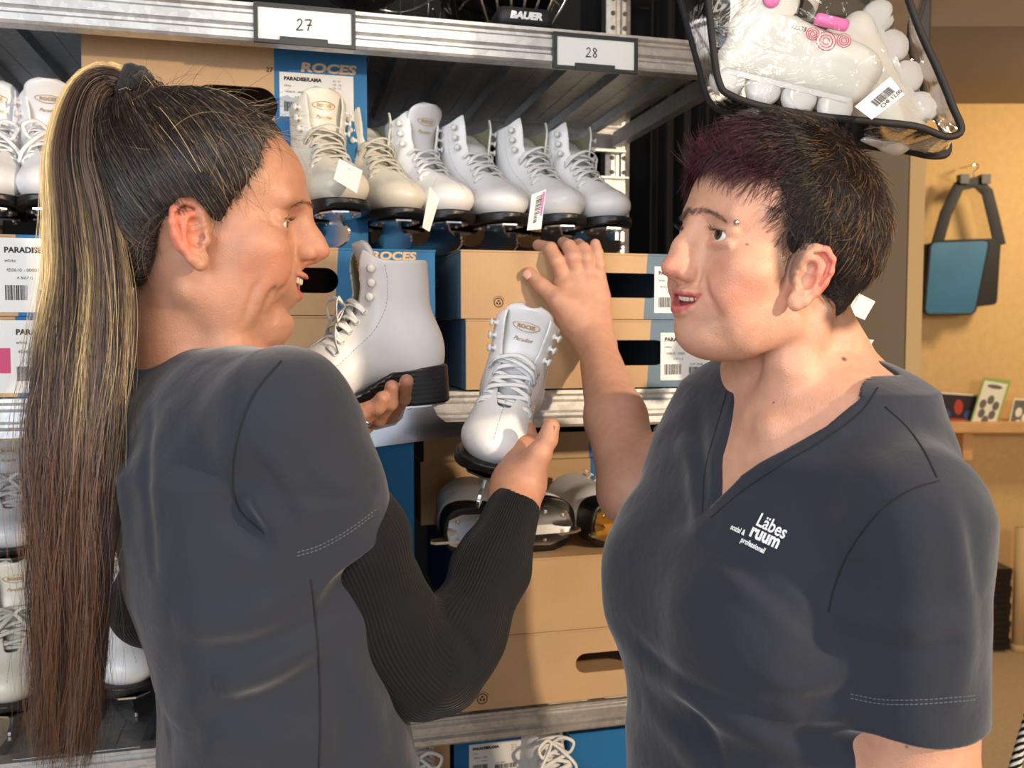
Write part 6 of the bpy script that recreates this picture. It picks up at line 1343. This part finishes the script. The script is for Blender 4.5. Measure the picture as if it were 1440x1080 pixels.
# ---- hockey helmets on the top deck
M_helm = mat('helmet_shell', srgb(18, 18, 20), rough=.25, coat=.3); M_pad = mat('chin_cup', srgb(28, 28, 30), rough=.6)
def helmet(px, dep, label, lettering=True, yawd=0):
    t, _ = sat(px, 20, dep); r = thing('hockey_helmet', label, 'helmet', Msh(t, dep, ZT + .001, math.radians(yawd))); s = Sculpt()
    s.ell((0, .02, .165), (.105, .135, .105), .01); s.cap((0, .10, .09), (0, .05, .12), .075, .09, .03); s.ell((0, -.03, .06), (.085, .12, .075), .01, 'sub'); s.ell((0, .01, .14), (.090, .118, .088), .004, 'sub'); s.op('int', lambda x, y, z: .012 - z, (-1, -1, -1), (1, 1, 1), .004); s.groove([(.03, -.10, .21), (.035, 0, .268), (.03, .1, .22)], .008, -.004); s.groove([(-.03, -.10, .21), (-.035, 0, .268), (-.03, .1, .22)], .008, -.004)
    link('shell', s.mesh(.004, 'shell'), M_helm, r)
    for i in range(7):
        x = -.075 + .025 * i; mb = MB(); mb.tube(spline([A_([x * .9, -.075 - .03 * (1 - (x / .09) ** 2), .19]), A_([x, -.115 - .035 * (1 - (x / .09) ** 2), .13]), A_([x * .9, -.115 - .03 * (1 - (x / .09) ** 2), .06]), A_([x * .55, -.085 - .02 * (1 - (x / .09) ** 2), .012])], 6), .0022, 6); mb.build('cage_bar', M_metal, r, True)
    for z, w_ in ((.17, .082), (.135, .088), (.10, .088), (.06, .078), (.025, .055)):
        mb = MB(); mb.tube(spline([A_([-w_, -.03, z]), A_([-w_ * .85, -.085, z]), A_([0, -.150 + abs(z - .1) * .3, z]), A_([w_ * .85, -.085, z]), A_([w_, -.03, z])], 8), .0022, 6); mb.build('cage_bar', M_metal, r, True)
    mb = MB(); mb.box((-.042, -.142, .004), (.042, -.055, .034), bev=.010); mb.build('chin_cup', M_pad, r, True)
    if lettering: mb = MB(); put_text(mb, 'BAUER', .0135, XZ(-.0, -.1432, .019), center=True, bold=.0009, shear=.2, xs=1.15); mb.build('helmet_lettering', M_paper, r)
    return r
helmet(708, .03 + .125, 'black hockey helmet with wire cage and BAUER chin lettering on top deck')
helmet(532, .13, 'black hockey helmet at the left of the caged one, on top deck', yawd=160, lettering=False)
# ---- clear pouch of inline skates hanging over the dark-haired woman
M_pvc = mat('clear_vinyl', (1, 1, 1), rough=.06, trans=1, ior=1.06, spec=.8); M_pvc.node_tree.nodes['Principled BSDF'].inputs['Coat Weight'].default_value = .7; M_pvc.node_tree.nodes['Principled BSDF'].inputs['Coat Roughness'].default_value = .05
tb_ = NT('vinyl_crinkle'); M_pipe = mat('black_piping', srgb(22, 20, 22), rough=.7, bump=.4, bscale=400)
nt = M_pvc.node_tree; n_ = nt.nodes.new('ShaderNodeTexNoise'); n_.inputs['Scale'].default_value = 22; n_.inputs['Detail'].default_value = 3; n_.inputs['Distortion'].default_value = 1.2; bp_ = nt.nodes.new('ShaderNodeBump'); bp_.inputs['Strength'].default_value = .9; bp_.inputs['Distance'].default_value = .006; tc_ = nt.nodes.new('ShaderNodeTexCoord'); nt.links.new(tc_.outputs['Object'], n_.inputs['Vector']); nt.links.new(n_.outputs['Fac'], bp_.inputs['Height']); nt.links.new(bp_.outputs[0], nt.nodes['Principled BSDF'].inputs['Coat Normal']); bpy.data.materials.remove(tb_.m)
fr_ = [(990, -60), (1002, 60), (1012, 118), (1030, 135), (1075, 150), (1150, 163), (1230, 171), (1290, 178), (1330, 192), (1352, 183), (1340, 150), (1318, 96), (1296, 48), (1278, 0), (1262, -60)]
bk_ = [(940, -60), (968, 40), (984, 100), (996, 140), (1020, 158), (1075, 172), (1150, 192), (1215, 205), (1270, 212), (1312, 220), (1334, 212), (1325, 170), (1305, 110), (1288, 50), (1275, -60)]
DF, DBk = 1.00, 1.13
pf = [P(a, b, DF) for a, b in fr_]; pb = [P(a, b, DBk) for a, b in bk_]; o0 = P(1170, -40, 1.06)
pouch = thing('clear_pouch', 'clear vinyl pouch with black piping holding white skates, hanging overhead', 'bag', mat4(o0))
def grid_face(ring, bulge, c=None):
    ring = [A_(p) for p in ring]; c = np.mean(ring, 0) if c is None else c; V = []; rows = 9; n = len(ring)
    for i in range(rows): f = i / (rows - 1); V += [c + (p - c) * f + bulge * (1 - f * f) * (1 + .25 * f * math.sin(j * 1.7 + i)) - o0 for j, p in enumerate(ring)]
    return V, [(i * n + j, i * n + (j + 1) % n, (i + 1) * n + (j + 1) % n, (i + 1) * n + j) for i in range(rows - 1) for j in range(n)]
def dense(r_, k=5): r2_ = r_ + r_[:1]; return [p for p in spline(r2_, k)][:-1]
for nm, rg, bl in (('front_panel', dense(pf), -FWD * .012), ('back_panel', dense(pb), FWD * .01)):
    mb = MB(); mb.addm(*grid_face(rg, bl)); mb.build(nm, M_pvc, pouch, True)
mb = MB(); a_, b_ = dense(pf), dense(pb); n = len(a_); mb.addm([p - o0 for p in a_] + [p * .5 + q * .5 - o0 + A_([0, 0, -.004]) for p, q in zip(a_, b_)] + [p - o0 for p in b_], [(i + k * n, (i + 1) % n + k * n, n + (i + 1) % n + k * n, n + i + k * n) for i in range(n) for k in (0, 1)]); mb.build('gusset', M_pvc, pouch, True)
for rg in (a_, b_): mb = MB(); mb.tube([p - o0 for p in rg], .0042, 8, closed=True); mb.build('piping', M_pipe, pouch, True)
mb = MB(); mb.tube([P(1150, -55, 1.06) - o0, P(1150, -55, 1.06) * [1, 1, 0] + A_([0, 0, 2.52]) - o0], .004, 8); mb.build('hanging_cord', M_pipe, pouch)
M_pl = mat('white_plastic', srgb(232, 228, 216), rough=.3, coat=.2); M_pk = mat('pink_plastic', srgb(232, 120, 178), rough=.35); M_pkr = mat('pink_print', srgb(214, 88, 120), rough=.5); M_bk = mat('black_liner', srgb(24, 24, 26), rough=.6); M_fur = mat('white_fleece', srgb(225, 225, 228), rough=1, bump=1, bscale=180, bdist=.004)
M_wh = mat('clear_wheel', srgb(206, 204, 200), rough=.3, coat=.3)
def inline_skate(M, label, num=False):
    """x to the toe, y left, z up"""
    r = thing('inline_skate', label, 'inline skate', M, None); s = Sculpt(); s.ell((-.05, 0, .10), (.055, .042, .05), .02); s.cap((-.04, 0, .10), (.06, 0, .085), .042, .040, .02); s.ell((.095, 0, .082), (.06, .044, .038), .02); s.cap((-.085, 0, .05), (.115, 0, .05), .026, .026, .02, sq=((0, 1, 0), .9)); s.groove([(-.09, -.045, .10), (-.02, -.05, .09), (.06, -.05, .08), (.12, -.04, .075)], .006, .003); s.groove([(-.09, -.045, .085), (0, -.05, .07), (.1, -.04, .06)], .006, -.003); s.groove([(.02, -.05, .12), (.06, -.045, .11), (.09, -.03, .115)], .007, .004)
    link('boot_shell', s.mesh(.0025, 'boot_shell'), M_pl, r)
    s = Sculpt(); s.cap((-.045, 0, .13), (-.055, 0, .24), .046, .050, .01); s.cap((-.03, 0, .14), (-.03, 0, .23), .040, .046, .01); s.cap((-.02, 0, .12), (-.015, 0, .27), .034, .036, .002, 'sub'); s.op('int', lambda x, y, z: z - .235, (-1, -1, -1), (1, 1, 1), .003); s.ell((-.03, -.06, .20), (.022, .02, .03), .004, 'sub'); link('cuff', s.mesh(.0025, 'cuff'), M_pl, r)
    s = Sculpt(); s.cap((-.035, 0, .13), (-.03, 0, .255), .037, .039, .01); s.cap((-.02, 0, .13), (-.02, 0, .262), .020, .022, .002, 'sub'); link('liner', s.mesh(.003, 'liner'), M_bk, r)
    mb = MB(); mb.prism([(-.10, .05), (-.09, .018), (.11, .018), (.13, .05)], -.011, .011, 0, Matrix(((1, 0, 0, 0), (0, 0, 1, 0), (0, 1, 0, 0), (0, 0, 0, 1)))); mb.build('wheel_frame', M_wh, r)
    for x in (-.085, -.025, .035, .095): mb = MB(); mb.lathe([(.012, -.010), (.026, -.010), (.030, 0), (.026, .010), (.012, .010)], (x, 0, .012), (0, 1, 0), 20); mb.build('wheel', M_wh, r, True)
    mb = MB(); mb.tube(spline([A_([-.08, -.05, .165]), A_([-.04, -.055, .165]), A_([.0, -.046, .160]), A_([.022, -.02, .158]), A_([.022, .02, .158])], 6), .011, 8, flat=(A_([.2, -1, 0]), .22)); mb.build('ankle_strap', M_pl, r, True)
    mb = MB(); mb.box((-.062, -.064, .150), (-.018, -.052, .180), bev=.004); b = mb.build('buckle', M_pl, r)
    mb = MB(); mb.box((.02, -.046, .118), (.075, -.030, .136), bev=.006); mb.build('toe_buckle', M_pk, r, True)
    for cx, cz, rr in ((-.060, .205, .015), (-.036, .192, .011)):
        mb = MB()
        for k in (1, .68, .36): mb.tube([(cx + rr * k * math.cos(a), -.0508 - .002, cz + rr * k * math.sin(a)) for a in np.linspace(0, 2 * PI, 21)[:-1]], .0007, 4, closed=True)
        mb.build('ring_print', M_pkr, r)
    for cx, cz, rr in ((.045, .092, .015), (.072, .100, .011), (.022, .098, .010)):
        q = None; mb = MB()
        for k in (1, .68, .36): mb.tube([(cx + rr * k * math.cos(a), -.0425 - .002, cz + rr * k * math.sin(a)) for a in np.linspace(0, 2 * PI, 21)[:-1]], .0007, 4, closed=True)
        mb.build('ring_print', M_pkr, r)
    mb = MB(); mb.lathe([(.014, 0), (.013, .004), (1e-5, .005)], (-.055, -.047, .135), (0, -1, 0), 16); mb.build('pivot_button', M_pk, r, True)
    if num: mb = MB(); put_text(mb, '12535', .010, XZ(-.015, -.0455, .098), bold=.0002, shear=.3); mb.build('handwritten_number', M_ink, r)
    return r
inline_skate(skm(P(1092, 140, 1.04), (.96, -.05, -.25), (.25, .08, .96), .72), 'white inline skate with pink rings inside the clear pouch, on its left', num=True)
inline_skate(skm(P(1278, 75, 1.095), (.42, -.05, -.88), (-.84, .05, -.42), .70), 'white inline skate with pink toe buckle inside the clear pouch, on its right')
r = thing('fleece_lining', 'white fleece lining peeking from the bottom right of the clear pouch', 'lining', mat4(P(1262, 196, 1.09))); s = Sculpt(); s.ell((0, 0, 0), (.045, .02, .009), .005); s.ell((.02, 0, .003), (.03, .02, .008), .005); s.op('disp', wrinkle(.0012, 300, 2), (0,) * 3, (0,) * 3, 0); link('fleece', s.mesh(.002, 'fleece'), M_fur, r)
paper_tag([(1202, 150, 0), (1252, 108, -.004), (1272, 133, -.004), (1226, 168, 0)], .975, 'barcode price tag lying on the clear pouch', printed=False)
r_ = [o for o in C.objects if o.get('label') == 'barcode price tag lying on the clear pouch'][0]; mb = MB(); c_ = P(1202, 150, .974); u_ = P(1252, 108, .970) - c_; v_ = P(1226, 168, .974) - c_; o_ = A_(r_.matrix_world.translation)
rr = random.Random(3); x = .30
while x < .80: b = rr.choice((.012, .02)); mb.addm([c_ + u_ * x + v_ * .3 - o_, c_ + u_ * (x + b) + v_ * .3 - o_, c_ + u_ * (x + b) + v_ * .7 - o_, c_ + u_ * x + v_ * .7 - o_], [(0, 1, 2, 3)]); x += b + rr.choice((.012, .018))
nu, nv = u_ / np.linalg.norm(u_), v_ / np.linalg.norm(v_); Mt = mat4(c_ + u_ * .35 + v_ * .92 - o_, nu, -nv, np.cross(nu, -nv)); put_text(mb, 'CHF 12.00', .0062, Mt, bold=.0001); mb.build('barcode_print', M_ink, r_)
# ---- tags dangling behind the dark-haired woman's neck
for pix, d, lb in (([(1203, 410, 0), (1231, 424, .0), (1216, 450, .002), (1193, 440, 0)], 1.12, 'upper white paper tag dangling behind the cropped nape'), ([(1176, 474, 0), (1229, 478, .0), (1216, 501, .002), (1178, 496, 0)], 1.10, 'lower white paper tag dangling behind the cropped nape')):
    paper_tag(pix, d, lb, string=[(pix[0][0], pix[0][1] + 3, d), (1190, pix[0][1] + 8, d + .01), (1170, pix[0][1] - 14, d + .04)])
r = thing('wheel_bag', 'black mesh skate bag hanging behind the cropped nape', 'bag', mat4(P(1175, 470, 1.17))); s = Sculpt(); s.ell((0, 0, .02), (.022, .02, .055), .01); s.ell((.008, -.01, -.015), (.017, .016, .020), .01); link('mesh_pouch', s.mesh(.003, 'mesh_pouch'), M_nyl, r); mb = MB(); mb.tube([(0, 0, .06), (0, 0, .30)], .003, 6); mb.build('hanging_cord', M_pipe, r)
# ================================================================ camera, light
cam = bpy.data.cameras.new('camera'); co = bpy.data.objects.new('camera', cam); C.objects.link(co); co.matrix_world = mat4(CAM, RT, UPV, -FWD)
cam.sensor_width = 36; cam.lens = 36 * FPX / 1440; cam.clip_start = .02; cam.clip_end = 60
cam.dof.use_dof = True; cam.dof.focus_distance = .90; cam.dof.aperture_fstop = 9.0
sc = bpy.context.scene; sc.camera = co
sc.view_settings.view_transform = 'Standard'; sc.view_settings.look = 'None'; sc.view_settings.gamma = 1; sc.view_settings.use_curve_mapping = False; sc.view_settings.exposure = 0
w = bpy.data.worlds.new('world'); sc.world = w; w.use_nodes = True; w.node_tree.nodes['Background'].inputs[0].default_value = (.80, .88, 1, 1); w.node_tree.nodes['Background'].inputs[1].default_value = .9
def area(name, loc, target, size, power, col):
    l = bpy.data.lights.new(name, 'AREA'); l.energy = power; l.shape = 'RECTANGLE'; l.size, l.size_y = size; l.color = col
    o = bpy.data.objects.new(name, l); C.objects.link(o); o.location = loc; o.rotation_euler = (Vector(target) - Vector(loc)).to_track_quat('-Z', 'Y').to_euler(); return o
area('window_daylight', (-1.3, -1.6, 1.9), (0, 1.0, 1.3), (2.2, 1.5), 58, (.88, .94, 1))
area('ceiling_lamp', (.3, -.2, 2.45), (.1, 1.1, 1.3), (.5, .5), 12, (1, .93, .84))
area('warm_spot_lamp', (1.55, -.25, 1.85), (.0, 1.25, 1.42), (.06, .06), 42, (1, .78, .54))
area('back_room_lamp', (2.6, 3.0, 2.4), (2.3, 4.2, 1.2), (.3, .3), 17, (1, .78, .50))
